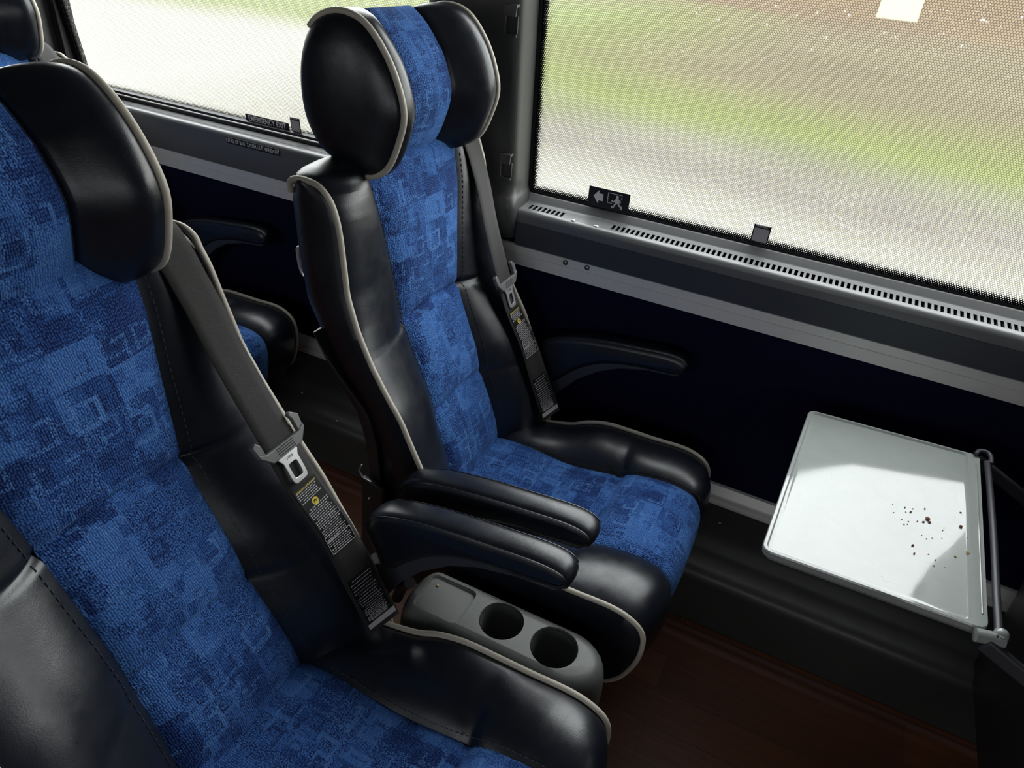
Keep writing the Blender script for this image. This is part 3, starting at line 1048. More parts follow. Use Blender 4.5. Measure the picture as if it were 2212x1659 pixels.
def make_headrest(parent):
    rings = []
    ys = sorted(set([round(v, 4) for v in list(np.linspace(-HW, HW, 41)) + [0.072, 0.074, 0.076, 0.078, 0.081, -0.072, -0.074, -0.076, -0.078, -0.081]]))
    c = np.array([-0.748, 1.238])
    def cap(sg):
        side = []
        base = hr_ring(sg * HW)
        for k, o_ in ((0.985, 0.004), (0.93, 0.010), (0.82, 0.016), (0.62, 0.021), (0.38, 0.024), (0.12, 0.025)):
            side.append([(c[0] + (p[0] - c[0]) * k, sg * (HW + o_), c[1] + (p[2] - c[1]) * k) for p in base])
        return side
    rings = cap(-1)[::-1] + [hr_ring(y) for y in ys] + cap(1)
    m = MB().loft(rings)
    hr = m.build('headrest', LEATHER, parent, ang=70)
    # fabric band over the middle; runs from the back over the top and under the front edge
    N = len(HRP)
    idx = [i for i in range(N)]
    # ring index order starts at the bottom front (i = 0) and climbs the front
    use = list(range(0, int(4 * 11) + 1))
    rows, uvs = [], []
    yy = [k / 16 * 2 - 1 for k in range(17)]
    base = [hr_ring(0.0)[i] for i in use]
    vlen = [0.0]
    for i in range(1, len(base)):
        vlen.append(vlen[-1] + math.dist(base[i], base[i - 1]))
    for k, i in enumerate(use):
        hw = 0.0745 + 0.004 * smooth(0.1, 0.0, vlen[k])
        row, uv = [], []
        for u in yy:
            p = hr_ring(u * hw, 0.0028 * (1 - abs(u) ** 10) + 0.0004)[i]
            row.append(p)
            uv.append((u * hw + 0.4, vlen[k] + 0.33))
        rows.append(row)
        uvs.append(uv)
    # lower lip of the sleeve hangs a little below the padding and folds back
    lip = [(x - 0.006, y, z - 0.014) for x, y, z in rows[0]]
    lip2 = [(x - 0.030, y, z - 0.016) for x, y, z in rows[0]]
    rows = [lip2, lip] + rows
    uvs = [[(a, b - 0.03) for a, b in uvs[0]], [(a, b - 0.012) for a, b in uvs[0]]] + uvs
    MB().grid(rows, uvs).build('headrest_panel', FABRIC, parent, ang=70)
    for sg in (1, -1):
        pts = [(p[0], sg * (HW + 0.001), p[2]) for p in hr_ring(sg * HW, 0.001)]
        path = pts[0:4 * 10 + 1]
        path = [(path[0][0] - 0.012, path[0][1] - sg * 0.006, path[0][2] - 0.004)] + path
        MB().tube(path, 0.0054, 10).build('headrest_piping', PIPING, parent, ang=80)

# cushion
cpipe = [(-0.56, 0.420), (-0.50, 0.430), (-0.45, 0.440), (-0.40, 0.455), (-0.36, 0.477), (-0.31, 0.492), (-0.25, 0.495), (-0.19, 0.496), (-0.12, 0.499), (-0.08, 0.490), (-0.055, 0.470), (-0.046, 0.436), (-0.050, 0.385), (-0.068, 0.330), (-0.092, 0.298)]
cseam = [(-0.56, 0.440), (-0.51, 0.446), (-0.45, 0.447), (-0.40, 0.442), (-0.35, 0.441), (-0.30, 0.448), (-0.245, 0.460), (-0.19, 0.482), (-0.13, 0.492), (-0.085, 0.489), (-0.050, 0.474), (-0.033, 0.442), (-0.035, 0.380), (-0.050, 0.320), (-0.078, 0.280)]
CP = np.array(catmull(cpipe, 6))
CS = np.array(catmull(cseam, 6))
CYO = -0.012
def cnormal(C, i):
    a, b = C[max(i - 1, 0)], C[min(i + 1, len(C) - 1)]
    t = b - a
    t = t / np.linalg.norm(t)
    return np.array([-t[1], t[0]])
def fold(x, z, u):
    """cross fold of the cushion"""
    return 0.010 * math.exp(-((x + 0.232 - 0.012 * (1 - u * u)) / 0.010) ** 2) if z > 0.42 else 0.0
def make_cushion(parent):
    rows, uvs = [], []
    us = [k / 20 * 2 - 1 for k in range(21)]
    v = 0
    for i in range(len(CS)):
        if i: v += np.linalg.norm(CS[i] - CS[i - 1])
        n = cnormal(CS, i)
        row, uv = [], []
        for u in us:
            d = 0.007 * (1 - abs(u) ** 4) - 0.006 * abs(u) ** 8 - fold(CS[i][0], CS[i][1], u)
            d += 0.005 * math.sin(PI * min(max((CS[i][0] + 0.232) / 0.2, 0), 1)) * (1 - u * u)
            p = CS[i] + n * d
            row.append((p[0], u * 0.124, p[1]))
            uv.append((u * 0.124 + 0.9, -v + 0.2))
        rows.append(row)
        uvs.append(uv)
    MB().grid(rows, uvs).build('cushion_panel', FABRIC, parent, ang=60)
    rows = []
    for i in range(len(CS)):
        row = []
        n = (cnormal(CS, i) + cnormal(CP, i)) / 2
        def half(sg):
            out = []
            yo = (0.265 + sg * CYO)
            for k in range(15):
                u = k / 14
                p = CS[i] * (1 - u) + CP[i] * u
                d = 0.013 * math.sin(PI * u ** 0.9) - 0.006 * (1 - u) ** 8 - 0.005 * u ** 12
                d -= fold(CS[i][0], CS[i][1], 1) * (1 - u) ** 2 * 1.3
                q = p + n * d
                out.append((q[0], sg * (0.124 + (yo - 0.124) * u), q[1]))
            # side panel down from the piping
            e = np.array([min(CP[i][0], -0.105), 0.300])
            for k in range(1, 6):
                u = k / 5
                q = CP[i] * (1 - u) + e * u
                out.append((q[0], sg * (yo + 0.005 * math.sin(PI * u) - 0.010 * u * u), q[1]))
            return out
        R_, L_ = half(1), half(-1)
        rows.append((R_, L_))
    MB().grid([r[0] for r in rows]).grid([r[1] for r in rows], flip=True).build('cushion', LEATHER, parent, ang=60)
    for sg in (1, -1):
        yo = 0.265 + sg * CYO
        path = [(p[0], sg * (yo + 0.001), p[1]) for p in CP[6:]]
        path = [(-0.515, sg * (yo - 0.035), 0.440)] + path + [(-0.112, sg * (yo - 0.002), 0.292)]
        MB().tube(path, 0.0050, 10).build('cushion_piping', PIPING, parent, ang=80)
    for sg in (1, -1):
        s_ = MB()
        for i in range(8, len(CS) - 22, 1):
            n = cnormal(CS, i)
            p = CS[i] + n * 0.001
            q = CS[i] * 0.4 + CS[i + 1] * 0.6 + n * 0.001
            s_.tube([(p[0], sg * 0.1305, p[1]), (q[0], sg * 0.1305, q[1])], 0.0008, 4)
        s_.build('stitching', THREAD, parent)
    b = MB()
    b.bb(-0.57, -0.11, -0.245, 0.225, 0.285, 0.315)
    b.build('seat_pan', SHELL, parent, bevel=0.006)

arm_seam = [(-0.532, 0.606), (-0.528, 0.625), (-0.515, 0.643), (-0.49, 0.659), (-0.44, 0.675), (-0.37, 0.688), (-0.29, 0.698), (-0.22, 0.705), (-0.185, 0.703), (-0.170, 0.694), (-0.1655, 0.684)]
arm_bot = [(-0.168, 0.674), (-0.180, 0.667), (-0.20, 0.662), (-0.25, 0.657), (-0.30, 0.650), (-0.36, 0.634), (-0.41, 0.606), (-0.45, 0.570), (-0.478, 0.540), (-0.50, 0.535), (-0.512, 0.560), (-0.527, 0.590)]
arm_trim = [(-0.49, 0.545), (-0.455, 0.575), (-0.40, 0.620), (-0.34, 0.648), (-0.26, 0.664), (-0.19, 0.672), (-0.176, 0.664), (-0.185, 0.656), (-0.25, 0.649), (-0.32, 0.630), (-0.37, 0.603), (-0.42, 0.562), (-0.465, 0.505), (-0.50, 0.440), (-0.545, 0.42), (-0.55, 0.50)]
def make_armrest(parent, yc):
    out = [tuple(p) for p in catmull(arm_seam, 4)] + [tuple(p) for p in catmull(arm_bot, 4)]
    P = np.array(out)
    c = P.mean(0)
    N = len(P)
    nr = np.zeros_like(P)
    for i in range(N):
        t = P[(i + 1) % N] - P[(i - 1) % N]
        t /= np.linalg.norm(t) + 1e-9
        nr[i] = (-t[1], t[0])
    w = 0.0265
    rings = []
    for u in (-1, -0.985, -0.93, -0.84, -0.72, -0.5, -0.25, 0, 0.25, 0.5, 0.72, 0.84, 0.93, 0.985, 1):
        a = abs(u)
        ins = 0.010 * (max(a - 0.70, 0) / 0.30) ** 2.6
        dome = 0.005 * (1 - a * a) - 0.0035 * math.exp(-((a - 0.86) / 0.03) ** 2) * 0
        rings.append([(P[i][0] + nr[i][0] * (-ins + dome), yc + u * w, P[i][1] + nr[i][1] * (-ins + dome)) for i in range(N)])
    arm = MB().loft(rings).build('armrest', LEATHER, parent, ang=70)
    for sg in (1, -1):
        # raised seam and its stitches, on the upper corners
        top = catmull(arm_seam, 6)[2:-3]
        path = [(p[0], yc + sg * (w * 0.90), p[1] - 0.0006) for p in top]
        MB().tube(path, 0.0012, 6).build('seam', LEATHER, arm)
        s_ = MB()
        rs = resample(path, 58)
        for i in range(0, 57):
            a, b = rs[i], rs[i] * 0.45 + rs[i + 1] * 0.55
            dn = np.array([0, sg * 0.0012, -0.0042])
            s_.tube([a + dn, b + dn], 0.0007, 4)
        s_.build('stitching', THREAD, arm)
    MB().prism([tuple(p) for p in arm_trim], yc - 0.0195, yc + 0.0195).build('armrest_trim', ARMTRIM, parent, bevel=0.003)
    MB().tube([(-0.53, yc - 0.015, 0.47), (-0.53, yc + 0.015, 0.47)], 0.022, 14).build('armrest_pivot', ARMTRIM, parent)

# seat belt
belt_pts = [(-0.838, 0.180, 1.085), (-0.828, 0.184, 1.138), (-0.782, 0.190, 1.160), (-0.720, 0.194, 1.132), (-0.678, 0.197, 1.045), (-0.646, 0.199, 0.940), (-0.607, 0.200, 0.832), (-0.575, 0.204, 0.752), (-0.532, 0.212, 0.672), (-0.497, 0.219, 0.585), (-0.470, 0.224, 0.520), (-0.458, 0.2265, 0.492), (-0.452, 0.228, 0.476)]
belt_tw = [0, 0, 0, 0, 0, 0, 0.02, 0.10, 0.22, 0.34, 0.42, 0.45, 0.45]
BW = 0.0295
def set_belt(pts):
    global BP
    BP = np.array(catmull([tuple(p) + (t,) for p, t in zip(pts, belt_tw)], 8))
set_belt(belt_pts)
def belt_frame(s):
    """point, lateral, along (towards the seat) and outward normal at index s"""
    i = min(max(s, 0), len(BP) - 1)
    a, b = int(math.floor(i)), min(int(math.floor(i)) + 1, len(BP) - 1)
    f = i - a
    p = BP[a] * (1 - f) + BP[b] * f
    t = BP[min(b + 1, len(BP) - 1)][:3] - BP[max(a - 1, 0)][:3]
    t /= np.linalg.norm(t)
    lat = np.array([math.sin(p[3]), math.cos(p[3]), 0.0])
    lat -= t * (lat @ t)
    lat /= np.linalg.norm(lat)
    n = np.cross(lat, t)
    if n[0] < 0: n = -n
    return p[:3], lat, t, n
def belt_at(z):
    i = max(k for k in range(24, len(BP)) if BP[k][2] >= z)
    d = BP[i][2] - BP[min(i + 1, len(BP) - 1)][2]
    return i + (BP[i][2] - z) / (d + 1e-9)
def make_belt(parent):
    rows, uvs = [], []
    v = 0
    for i in range(len(BP)):
        p, lat, t, n = belt_frame(i)
        if i: v += np.linalg.norm(BP[i][:3] - BP[i - 1][:3])
        row = []
        for u, h in ((-1, 0), (-0.96, 1), (-0.5, 1.15), (0, 1.2), (0.5, 1.15), (0.96, 1), (1, 0), (0.96, -1), (0, -1), (-0.96, -1)):
            row.append(tuple(p + lat * u * BW + n * h * 0.0012))
        rows.append(row)
        uvs.append([(u, v * 3.0) for u in range(10)])
    m = MB()
    m.loft(rows, uvs=uvs)
    belt = m.build('seat_belt', WEB, parent, ang=50)
    # second layer of webbing below the tongue
    # tongue
    i0 = belt_at(0.822)
    p, lat, t, n = belt_frame(i0)
    R = np.stack([lat, -t, n], 1)       # x across, y up the belt, z outward
    def pl(pts, z0, z1):
        return [[p + R @ np.array([a, b, zz]) for a, b in pts] for zz in (z0, z1)]
    tg = MB()
    def slab(pts, z0, z1, mi=0): tg.loft(pl(pts, z0, z1), mi=mi)
    slab([(-0.046, -0.002), (-0.030, -0.020), (0.030, -0.020), (0.046, -0.002), (0.046, 0.004), (0.034, -0.002), (-0.034, -0.002), (-0.046, 0.004)], 0.0015, 0.0105)
    slab([(0.034, -0.003), (0.046, 0.003), (0.048, 0.020), (0.036, 0.030), (0.030, 0.027), (0.034, 0.018)], 0.0, 0.009)
    slab([(-0.034, -0.003), (-0.046, 0.003), (-0.048, 0.018), (-0.040, 0.022), (-0.034, 0.014)], 0.0, 0.009)
    slab([(-0.034, -0.014), (0.034, -0.014), (0.034, 0.010), (-0.034, 0.010)], -0.006, -0.003)
    tongue = tg.build('belt_tongue', TONGUE, belt, bevel=0.0022)
    rb = MB()
    for k in range(4):
        yb = -0.0045 - k * 0.0036
        rb.loft(pl([(-0.017, yb), (0.017, yb), (0.017, yb - 0.0011), (-0.017, yb - 0.0011)], 0.0105, 0.0108))
    rb.build('grip_grooves', HOLE, belt)
    # steel latch with its opening
    n_ = 28
    def rr(w, hy, cyy, r, sq=6):
        out = []
        for k in range(n_):
            a = 2 * PI * (k + 0.5) / n_
            ca, sa = math.cos(a), math.sin(a)
            out.append((w * math.copysign(abs(ca) ** (2 / sq), ca), cyy + hy * math.copysign(abs(sa) ** (2 / sq), sa)))
        return out
    outer = rr(0.0150, 0.0255, -0.044, 0)
    outer = [(a * (1.0 + 0.45 * smooth(-0.032, -0.020, b)), b) for a, b in outer]
    inner = rr(0.0085, 0.0125, -0.049, 0)
    lm = MB()
    for z0, z1 in ((0.0035, 0.0060),):
        O0, O1 = pl(outer, z0, z1)
        I0, I1 = pl(inner, z0, z1)
        lm.grid([O0, O1], closed=True); lm.grid([I0, I1], closed=True)
        lm.grid([O1, I1], closed=True); lm.grid([O0, I0], closed=True)
    latch = lm.build('latch_plate', STEEL, belt, bevel=0.0006)
    latch['label'] = 'bright steel latch plate with a square opening'
    Mx = frame(tuple((p + R @ np.array([0, -0.0275, 0.0062])) - np.array(SEATO)), R[:, 0], R[:, 1], R[:, 2])
    text_mesh('latch_number', '11710', 0.0052, HOLE, Mx, belt)
    # printed care labels
    def lab(z_top, z_bot, rows_, box, head=False):
        ia, ib = belt_at(z_top), belt_at(z_bot)
        q = MB()
        rws = []
        for s in np.linspace(ia, ib, 8):
            pp, la, tt, nn = belt_frame(s)
            rws.append([pp + la * BW * 0.80 * u + nn * 0.0022 for u in (-1, 1)])
        q.grid(rws)
        lb = q.build('care_label', BLACKLBL, belt)
        pr = MB()
        random.seed(int(z_top * 1000))
        for k in range(rows_):
            f = (k + 0.8) / (rows_ + 0.6)
            if head and k in (0, 7, 8, 9): continue
            pp, la, tt, nn = belt_frame(ia + (ib - ia) * f)
            w0 = -0.72 + (0.18 if (k * 7) % 5 == 0 else 0.0)
            w1 = 0.74 - random.random() * 0.22
            u = w0
            while u < w1:
                wd = 0.05 + random.random() * 0.13
                a, b = u, min(u + wd, w1)
                base = pp + nn * 0.0026
                hh = 0.00075
                pr.add([base + la * BW * a - tt * hh, base + la * BW * b - tt * hh, base + la * BW * b + tt * hh, base + la * BW * a + tt * hh], [(0, 1, 2, 3)])
                u += wd + 0.045
        for f0, f1, u0, u1 in box:
            for (fa, fb, ua, ub) in ((f0, f0, u0, u1), (f1, f1, u0, u1), (f0, f1, u0, u0), (f0, f1, u1, u1)):
                A = belt_frame(ia + (ib - ia) * fa); B = belt_frame(ia + (ib - ia) * fb)
                a = A[0] + A[1] * BW * ua + A[3] * 0.0027
                b = B[0] + B[1] * BW * ub + B[3] * 0.0027
                pr.tube([a, b], 0.00045, 4)
        pr.build('fine_print', GREYPRINT, belt)
        if head:
            pp, la, tt, nn = belt_frame(ia + (ib - ia) * 0.045)
            Rm = np.stack([la, -tt, nn], 1)
            text_mesh('label_heading', 'IMPORTANT / IMPORTANTE', 0.0041, YELLOW, frame(tuple(pp + nn * 0.0026 - np.array(SEATO)), Rm[:, 0], Rm[:, 1], Rm[:, 2]), belt, sx=0.80)
            pp, la, tt, nn = belt_frame(ia + (ib - ia) * 0.265)
            d = MB()
            d.add([pp + nn * 0.0027 + 0.0062 * (math.cos(a) * la + math.sin(a) * tt) for a in np.linspace(0, 2 * PI, 21)[:-1]], [tuple(range(20))])
            d.build('warning_disc', YELLOW, belt)
            d = MB()
            for (a0, b0, a1, b1) in ((-0.003, -0.003, 0.0, 0.003), (0.0, 0.003, 0.003, -0.002), (-0.004, 0.002, 0.004, 0.001)):
                d.tube([pp + nn * 0.003 + la * a0 - tt * b0, pp + nn * 0.003 + la * a1 - tt * b1], 0.0006, 4)
            d.build('warning_symbol', BLACKLBL, belt)
    lab(0.752, 0.640, 34, [(0.52, 0.57, 0.15, 0.78), (0.72, 0.79, -0.78, 0.05), (0.80, 0.98, -0.78, 0.78)], head=True)
    lab(0.585, 0.498, 21, [])
    ia = belt_at(0.496)
    q = MB()
    rws = []
    for s in np.linspace(ia, belt_at(0.486), 3):
        pp, la, tt, nn = belt_frame(s)
        rws.append([pp + la * BW * 0.9 * u + nn * 0.003 for u in (-1, 1)])
    q.grid(rws)
    q.build('maker_tag', GREYPRINT, belt)

def make_base(parent):
    m = MB()
    m.prism([(-0.52, 0.0), (-0.18, 0.0), (-0.16, 0.02), (-0.24, 0.06), (-0.22, 0.28), (-0.50, 0.28), (-0.46, 0.06), (-0.54, 0.02)], 0.02, 0.06)
    m.bb(-0.50, -0.20, -0.22, 0.22, 0.25, 0.288)
    m.build('pedestal', SHELL, parent, bevel=0.006)

seat = empty('coach_seat', (SEATO[0], 1.111, 0))
make_backrest(seat)
make_headrest(seat)
make_cushion(seat)
make_armrest(seat, 0.311)
make_armrest(seat, -0.311)
make_belt(seat)
make_base(seat)
tag(seat, 'blue and navy coach seat in the middle, next to the window', 'seat', 'coach seats with blue patterned panels')

PITCH_ROW = 1.25
aisle = copy_tree(seat)
aisle.location = (SEATO[0] * U, 0.391 * U, 0)
tag(aisle, 'blue and navy coach seat nearest the viewer, on the aisle side of the cup holders', 'seat')
# its aisle-side armrest is folded away
for ch in list(aisle.children):
    if ch.name.startswith(('armrest',)) and sum((ch.matrix_local @ Vector(c)).y for c in ch.bound_box) < 0:
        for g in list(ch.children):
            bpy.data.objects.remove(g)
        bpy.data.objects.remove(ch)
rear = copy_tree(seat)
rear.location = ((SEATO[0] - PITCH_ROW) * U, 1.111 * U, 0)
tag(rear, 'coach seat in the row behind, cut off by the left edge, tilted further back', 'seat')
front = copy_tree(seat)
front.location = ((SEATO[0] + PITCH_ROW + 0.005) * U, 1.111 * U, 0)
tag(front, 'coach seat in the row ahead, only its back edge at the right border', 'seat')
# recline of single seats about the backrest hinge
def recline(root, deg, slide=0.0):
    piv = Vector(((-0.56 - SEATO[0]) * U, 0, 0.45 * U))
    T = Matrix.Translation(piv) @ Matrix.Rotation(math.radians(-deg), 4, 'Y') @ Matrix.Translation(-piv)
    for ch in root.children:
        if ch.name.startswith(('backrest', 'headrest', 'back_shell', 'tray_latch', 'seat_belt')) or (ch.name.startswith('stitching') and max((Vector(c)).z for c in ch.bound_box) > 0.7):
            S_ = Matrix.Translation((0, 0, -slide * U)) if ch.name.startswith('headrest') else Matrix.Identity(4)
            ch.matrix_local = T @ S_ @ ch.matrix_local
bpy.context.view_layer.update()
for ch in list(aisle.children):
    if ch.name.startswith('seat_belt'):
        for g in list(ch.children):
            bpy.data.objects.remove(g)
        bpy.data.objects.remove(ch)
recline(rear, 7.8)
recline(front, 4.0)
recline(aisle, 5.7, 0.027)
# the belt of the reclined aisle seat hangs free of its bolster
th_ = math.radians(5.7)
def rot_(p):
    a, b = p[0] + 0.56, p[2] - 0.45
    return (-0.56 + a * math.cos(th_) - b * math.sin(th_), p[1] + 0.004, 0.45 + a * math.sin(th_) + b * math.cos(th_))
OFF = Vector(SEATO)
set_belt([rot_(p) for p in belt_pts[:5]] + [(-0.687, 0.199, 0.940), (-0.622, 0.199, 0.832)] + [(-0.582, 0.204, 0.752)] + belt_pts[8:])
make_belt(aisle)

# ================================================================== centre console between the seats
OFF = Vector((0, 0, 0))
cons = empty('cup_holder_console', (-0.28, 0.735, 0.0))
tag(cons, 'grey moulded console with two round cup holders between the two seats', 'console')
def cons_outline(off):
    pts = []
    xr, xf, hw = -0.475, -0.085, 0.066
    n = 14
    # rounded nose at the front, squarer at the rear
    for k in range(n + 1):
        a = -PI / 2 + PI * k / n
        pts.append((xf - 0.075 + (0.075 - off) * math.cos(a), (hw - off) * math.sin(a)))
    for k in range(n + 1):
        a = PI / 2 + PI * k / n
        pts.append((xr + 0.035 + (0.035 - off) * math.cos(a), (hw - off) * math.copysign(abs(math.sin(a)) ** 0.8, math.sin(a))))
    return pts
rings = []
for z, off in ((0.20, -0.004), (0.38, -0.002), (0.418, 0.001), (0.434, 0.005), (0.444, 0.011), (0.450, 0.019), (0.4525, 0.028)):
    rings.append([(x, 0.735 + y, z + (x + 0.28) * 0.02) for x, y in cons_outline(off)])
body = MB().loft(rings).build('console_body', CONSOLE, cons, off=(-0.28, 0.735, 0), ang=35)
CUPS = [(-0.287, 0.7425, 0.0395), (-0.182, 0.7385, 0.0405)]
cut = MB()
for cx_, cy_, r in CUPS:
    cut.loft([[(cx_ + r * kk * math.cos(a), cy_ + r * kk * math.sin(a), z) for a in np.linspace(0, 2 * PI, 49)[:-1]] for z, kk in ((0.36, 0.90), (0.445, 1.0), (0.4515, 1.025), (0.47, 1.16))])
def rrect(x0, x1, y0, y1, r, n=6):
    out = []
    for cx_, cy_, a0 in ((x1 - r, y1 - r, 0), (x0 + r, y1 - r, PI / 2), (x0 + r, y0 + r, PI), (x1 - r, y0 + r, 3 * PI / 2)):
        for k in range(n + 1):
            a = a0 + PI / 2 * k / n
            out.append((cx_ + r * math.cos(a), cy_ + r * math.sin(a)))
    return out
cut.loft([[(x, y, 0.4425) for x, y in rrect(-0.446, -0.356, 0.697, 0.775, 0.012)], [(x, y, 0.4490) for x, y in rrect(-0.449, -0.353, 0.694, 0.778, 0.014)], [(x, y, 0.470) for x, y in rrect(-0.452, -0.350, 0.691, 0.781, 0.016)]])
cutter = cut.build('cutter', HOLE, None, off=(0, 0, 0))
bpy.context.view_layer.update()
bo = body.modifiers.new('holes', 'BOOLEAN')
bo.object = cutter
bo.operation = 'DIFFERENCE'
bo.solver = 'EXACT'
bpy.context.view_layer.update()
bm_ = bpy.data.meshes.new_from_object(body.evaluated_get(bpy.context.evaluated_depsgraph_get()))
body.modifiers.clear()
body.data = bm_
body.data.materials.clear()
body.data.materials.append(CONSOLE)
body.data.polygons.foreach_set('material_index', [0] * len(body.data.polygons))
bpy.data.objects.remove(cutter)
body.data.shade_smooth()
body.data.set_sharp_from_angle(angle=math.radians(35))
for cx_, cy_, r in CUPS:
    c_ = MB()
    prof = [(r * 0.975, 0.4495), (r * 0.95, 0.43), (r * 0.91, 0.38), (r * 0.89, 0.352), (r * 0.80, 0.345), (0.001, 0.345)]
    c_.grid([[(cx_ + q * math.cos(a), cy_ + q * math.sin(a), z - 0.002) for a in np.linspace(0, 2 * PI, 41)[:-1]] for q, z in prof], closed=True)
    c_.build('cup_holder', CONSOLE, cons, off=(-0.28, 0.735, 0))
MB().bb(-0.44, -0.14, 0.695, 0.775, 0.0, 0.21).build('console_foot', SHELL, cons, bevel=0.01, off=(-0.28, 0.735, 0))
# belt stalk behind the console
st = MB()
st.tube(catmull([(-0.50, 0.725, 0.40), (-0.485, 0.722, 0.445), (-0.468, 0.716, 0.470), (-0.462, 0.712, 0.478)], 4), 0.011, 10)
stalk = st.build('buckle_stalk', SHELL, None, off=(0, 0, 0))
tag(stalk, 'black belt buckle stalk behind the grey console', 'buckle')

# ================================================================== tray table
TA = [math.radians(v) for v in (-3.15, -4.4, -0.1)]
TM = Matrix.Rotation(TA[0], 4, 'Z') @ Matrix.Rotation(TA[1], 4, 'Y') @ Matrix.Rotation(TA[2], 4, 'X')
tray = empty('tray_table', (0.247, 1.11, 0.720))
tray.matrix_world = Matrix.Translation(Vector((0.247, 1.11, 0.720)) * U) @ TM
tag(tray, 'folded down pale grey plastic tray table with brown crumbs on it', 'tray')
O0 = (0, 0, 0)
W2, H2 = 0.1555, 0.2350
def ringz(x0, x1, y0, y1, r, z): return [(x, y, z) for x, y in rrect(x0, x1, y0, y1, r, 5)]
tp = MB()
tp.loft([ringz(-W2 + 0.006, W2, -H2 + 0.006, H2 - 0.006, 0.012, -0.020), ringz(-W2 + 0.001, W2, -H2 + 0.001, H2 - 0.001, 0.014, -0.012), ringz(-W2, W2, -H2, H2, 0.015, -0.002),
         ringz(-W2 + 0.0015, W2 - 0.001, -H2 + 0.0015, H2 - 0.0015, 0.014, 0.0005), ringz(-W2 + 0.006, W2 - 0.020, -H2 + 0.006, H2 - 0.006, 0.011, 0.0008),
         ringz(-W2 + 0.0085, W2 - 0.0225, -H2 + 0.0085, H2 - 0.0085, 0.010, -0.0030), ringz(-W2 + 0.012, W2 - 0.024, -H2 + 0.012, H2 - 0.012, 0.008, -0.0040)])
tp.build('tray_top', TRAY, tray, off=O0, ang=25)
for xr in (0.1375, 0.1480):
    MB().tube([(xr, -0.206, -0.0035 if xr < 0.14 else 0.0008), (xr, 0.20, -0.0035 if xr < 0.14 else 0.0008)], 0.0014, 8).build('ridge', TRAY, tray, off=O0)
hb = MB()
hb.tube(catmull([(0.1585, -0.238, -0.002), (0.167, -0.234, -0.001), (0.1675, -0.15, 0.0), (0.169, 0.0, 0.0), (0.168, 0.15, 0.0), (0.1665, 0.217, 0.0)], 5), 0.0055, 10)
hb.build('hinge_rod', ARMTRIM, tray, off=O0)
kn = MB().tube([(0.140, -0.245, -0.006), (0.175, -0.237, -0.006)], 0.010, 14)
kn.sphere((0.170, -0.234, 0.000), 0.010, 12, 8)
kn.build('hinge_knuckle', TRAY, tray, off=O0)
MB().tube(catmull([(0.146, 0.226, 0.006), (0.152, 0.238, 0.008), (0.164, 0.241, 0.008), (0.171, 0.232, 0.006), (0.172, 0.212, 0.002)], 5), 0.0042, 10).build('hinge_loop', ARMTRIM, tray, off=O0)
for y_, nm in ((-0.248, 'support_arm'), (0.238, 'support_arm')):
    ar = MB()
    p0 = np.array([0.152, y_, -0.012]); p1 = np.array([0.40, y_ + 0.006, -0.150])
    d = p1 - p0; L = np.linalg.norm(d); ex = d / L; ey = np.array([0, 1.0, 0]); ez = np.cross(ex, ey)
    ar.box((p0 + p1) / 2, (L, 0.012, 0.024), np.stack([ex, ey, ez], 1))
    ar.build(nm, ARMTRIM, tray, bevel=0.004, off=O0)
# crumbs
CR = [(a_, b_ * 1.052, c_) for a_, b_, c_ in [(0.039, -0.001, 2), (0.041, -0.013, 1.5), (0.048, -0.009, 3), (0.051, 0.002, 1.5), (0.046, -0.036, 1.6), (0.074, -0.014, 5), (0.068, -0.025, 2.6), (0.069, 0.012, 2.4), (0.123, 0.032, 2.2), (0.123, -0.007, 4), (0.134, -0.001, 1.4), (0.055, -0.093, 3), (0.058, -0.111, 2.6), (0.078, -0.101, 1.5), (0.088, -0.109, 1.8), (0.086, -0.124, 1.8), (0.115, -0.086, 2.6), (0.133, -0.069, 5), (0.138, -0.079, 4), (0.137, -0.144, 3.2), (0.02, -0.003, 1.2), (0.023, -0.024, 1.2), (0.036, -0.036, 1.4), (0.04, -0.047, 1.6), (0.045, -0.044, 1.4), (0.059, -0.028, 1.8), (0.097, -0.031, 1.4), (0.096, -0.051, 1.2), (0.074, -0.065, 1.4), (0.067, -0.06, 1.2), (0.082, -0.059, 1.2), (0.099, -0.023, 1.2), (0.132, -0.03, 1.2), (0.101, -0.119, 1.1), (0.077, -0.021, 3.2), (0.115, 0.016, 1.1)]]
random.seed(3)
crumb_meshes = []
for k in range(5):
    m = MB()
    rings = []
    for i in range(1, 5):
        a = PI * i / 5
        rings.append([(math.sin(a) * math.cos(b) * (0.75 + random.random() * 0.6), math.sin(a) * math.sin(b) * (0.55 + random.random() * 0.5), 0.6 * math.cos(a)) for b in np.linspace(0, 2 * PI, 9)[:-1]])
    m.loft(rings)
    for tan in (0, 1):
        o = m.build('crumb', CRUMBT if tan else CRUMB, None, off=(0, 0, 0), ang=20)
        crumb_meshes.append(o.data)
        bpy.data.objects.remove(o)
TW = Matrix.Translation(Vector((0.247, 1.11, 0.720)) * U) @ TM
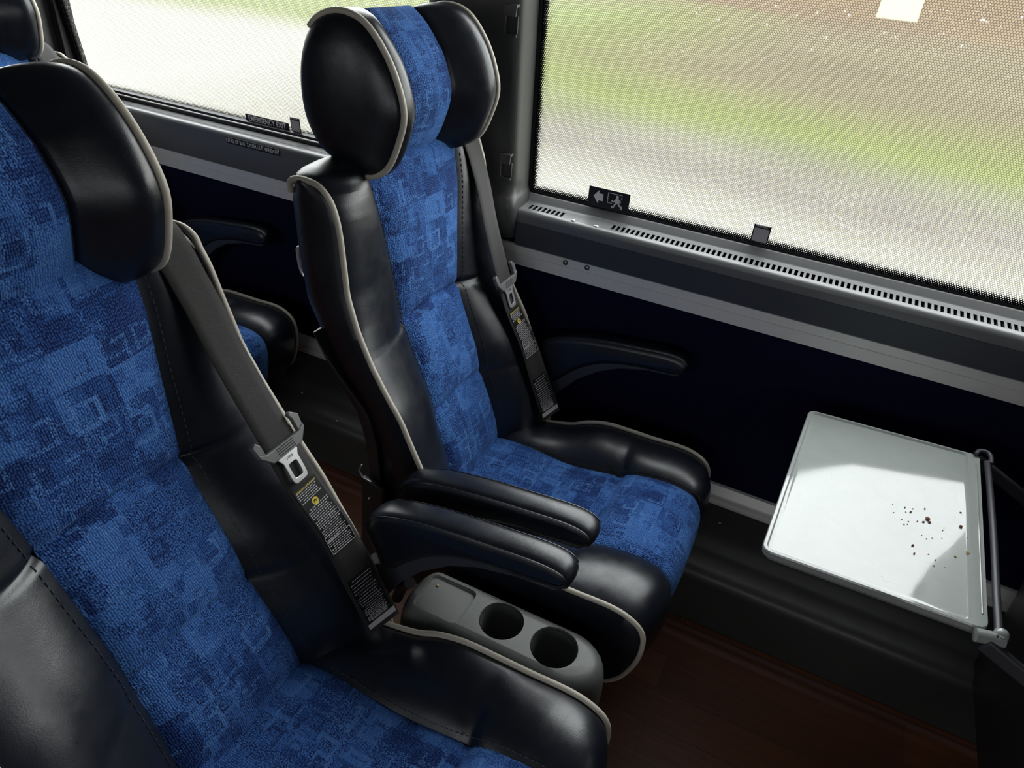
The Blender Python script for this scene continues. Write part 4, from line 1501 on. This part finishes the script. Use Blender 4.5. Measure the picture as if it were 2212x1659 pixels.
for i, (x, y, s) in enumerate(CR):
    tan = 1 if i in (16, 17, 18, 19) else 0
    o = bpy.data.objects.new('crumb', crumb_meshes[(i % 5) * 2 + tan])
    COL.objects.link(o)
    s = s * 0.00088 * U
    o.matrix_world = TW @ Matrix.Translation(Vector((x * U, y * U, -0.0040 * U + s * 0.55))) @ Matrix.Rotation(random.random() * 6, 4, 'Z') @ Matrix.Diagonal((s, s, s, 1))
    lab = {5: 'largest brown crumb amid the cluster on the grey tray', 9: 'long brown crumb near the ridge of the tray', 17: 'tan crumb beside the raised ridge of the tray, upper of the touching two', 18: 'tan crumb on the raised ridge of the tray, lower of the touching two', 19: 'lone tan crumb lowest along the raised ridge of the tray', 16: 'thin tan crumb between the brown crumbs and the ridge', 8: 'dark crumb highest on the tray near the ridge'}.get(i, 'small brown crumb scattered on the pale grey tray')
    tag(o, lab, 'crumb', 'crumbs on the tray table')

for x, y, z, lab in ((-1.12, 1.313, 0.202, 'white speck on the dark riser behind the middle seat'), (0.014, 1.417, 0.273, 'white speck on the dark riser beside the tray'), (-1.288, 1.355, 0.218, 'tiny pale speck on the riser behind the seat, further back')):
    o = bpy.data.objects.new('paper_speck', crumb_meshes[0].copy())
    o.data.materials.clear(); o.data.materials.append(SPECK)
    COL.objects.link(o)
    o.location = (x * U, y * U, (z + 0.0025) * U)
    o.scale = (0.003, 0.003, 0.003)
    tag(o, lab, 'speck', 'specks on the riser')
o = bpy.data.objects.new('crumb', crumb_meshes[1])
COL.objects.link(o)
o.location = (-0.430 * U, 0.758 * U, 0.4445 * U)
o.scale = (0.0028, 0.0028, 0.0028)
tag(o, 'single tan crumb in the recess of the grey console', 'crumb')

# ================================================================== outside
tag(MB().add([(-120, 1.8, -1.45), (120, 1.8, -1.45), (120, 220, -1.45), (-120, 220, -1.45)], [(0, 1, 2, 3)]).build('ground', GROUND), 'blurred pavement, grass and bare earth outside the windows', kind='structure')
BANKM = plain('bare_brown_bank', (0.075, 0.055, 0.034), 0.9, spec=0.1, var=0.35, nscale=0.12, bscale=1.0, bstr=0.0)
bank = MB()
bank.grid([[(x, y, -1.56 + 9.5 * smooth(54, 95, y + 4 * math.sin(x * 0.09)) + 0.6 * (1 + math.sin(x * 0.21 + y * 0.1)) * smooth(66, 90, y)) for x in np.linspace(-150, 150, 61)] for y in np.linspace(50, 120, 22)])
tag(bank.build('earth_bank', BANKM, fix=False), 'blurred brown bank of earth and bare trees far behind the grass', kind='structure')
tag(MB().add([(-120, -1.8, -1.45), (120, -1.8, -1.45), (120, -60, -1.45), (-120, -60, -1.45)], [(0, 3, 2, 1)]).build('road', GROUND), kind='structure')
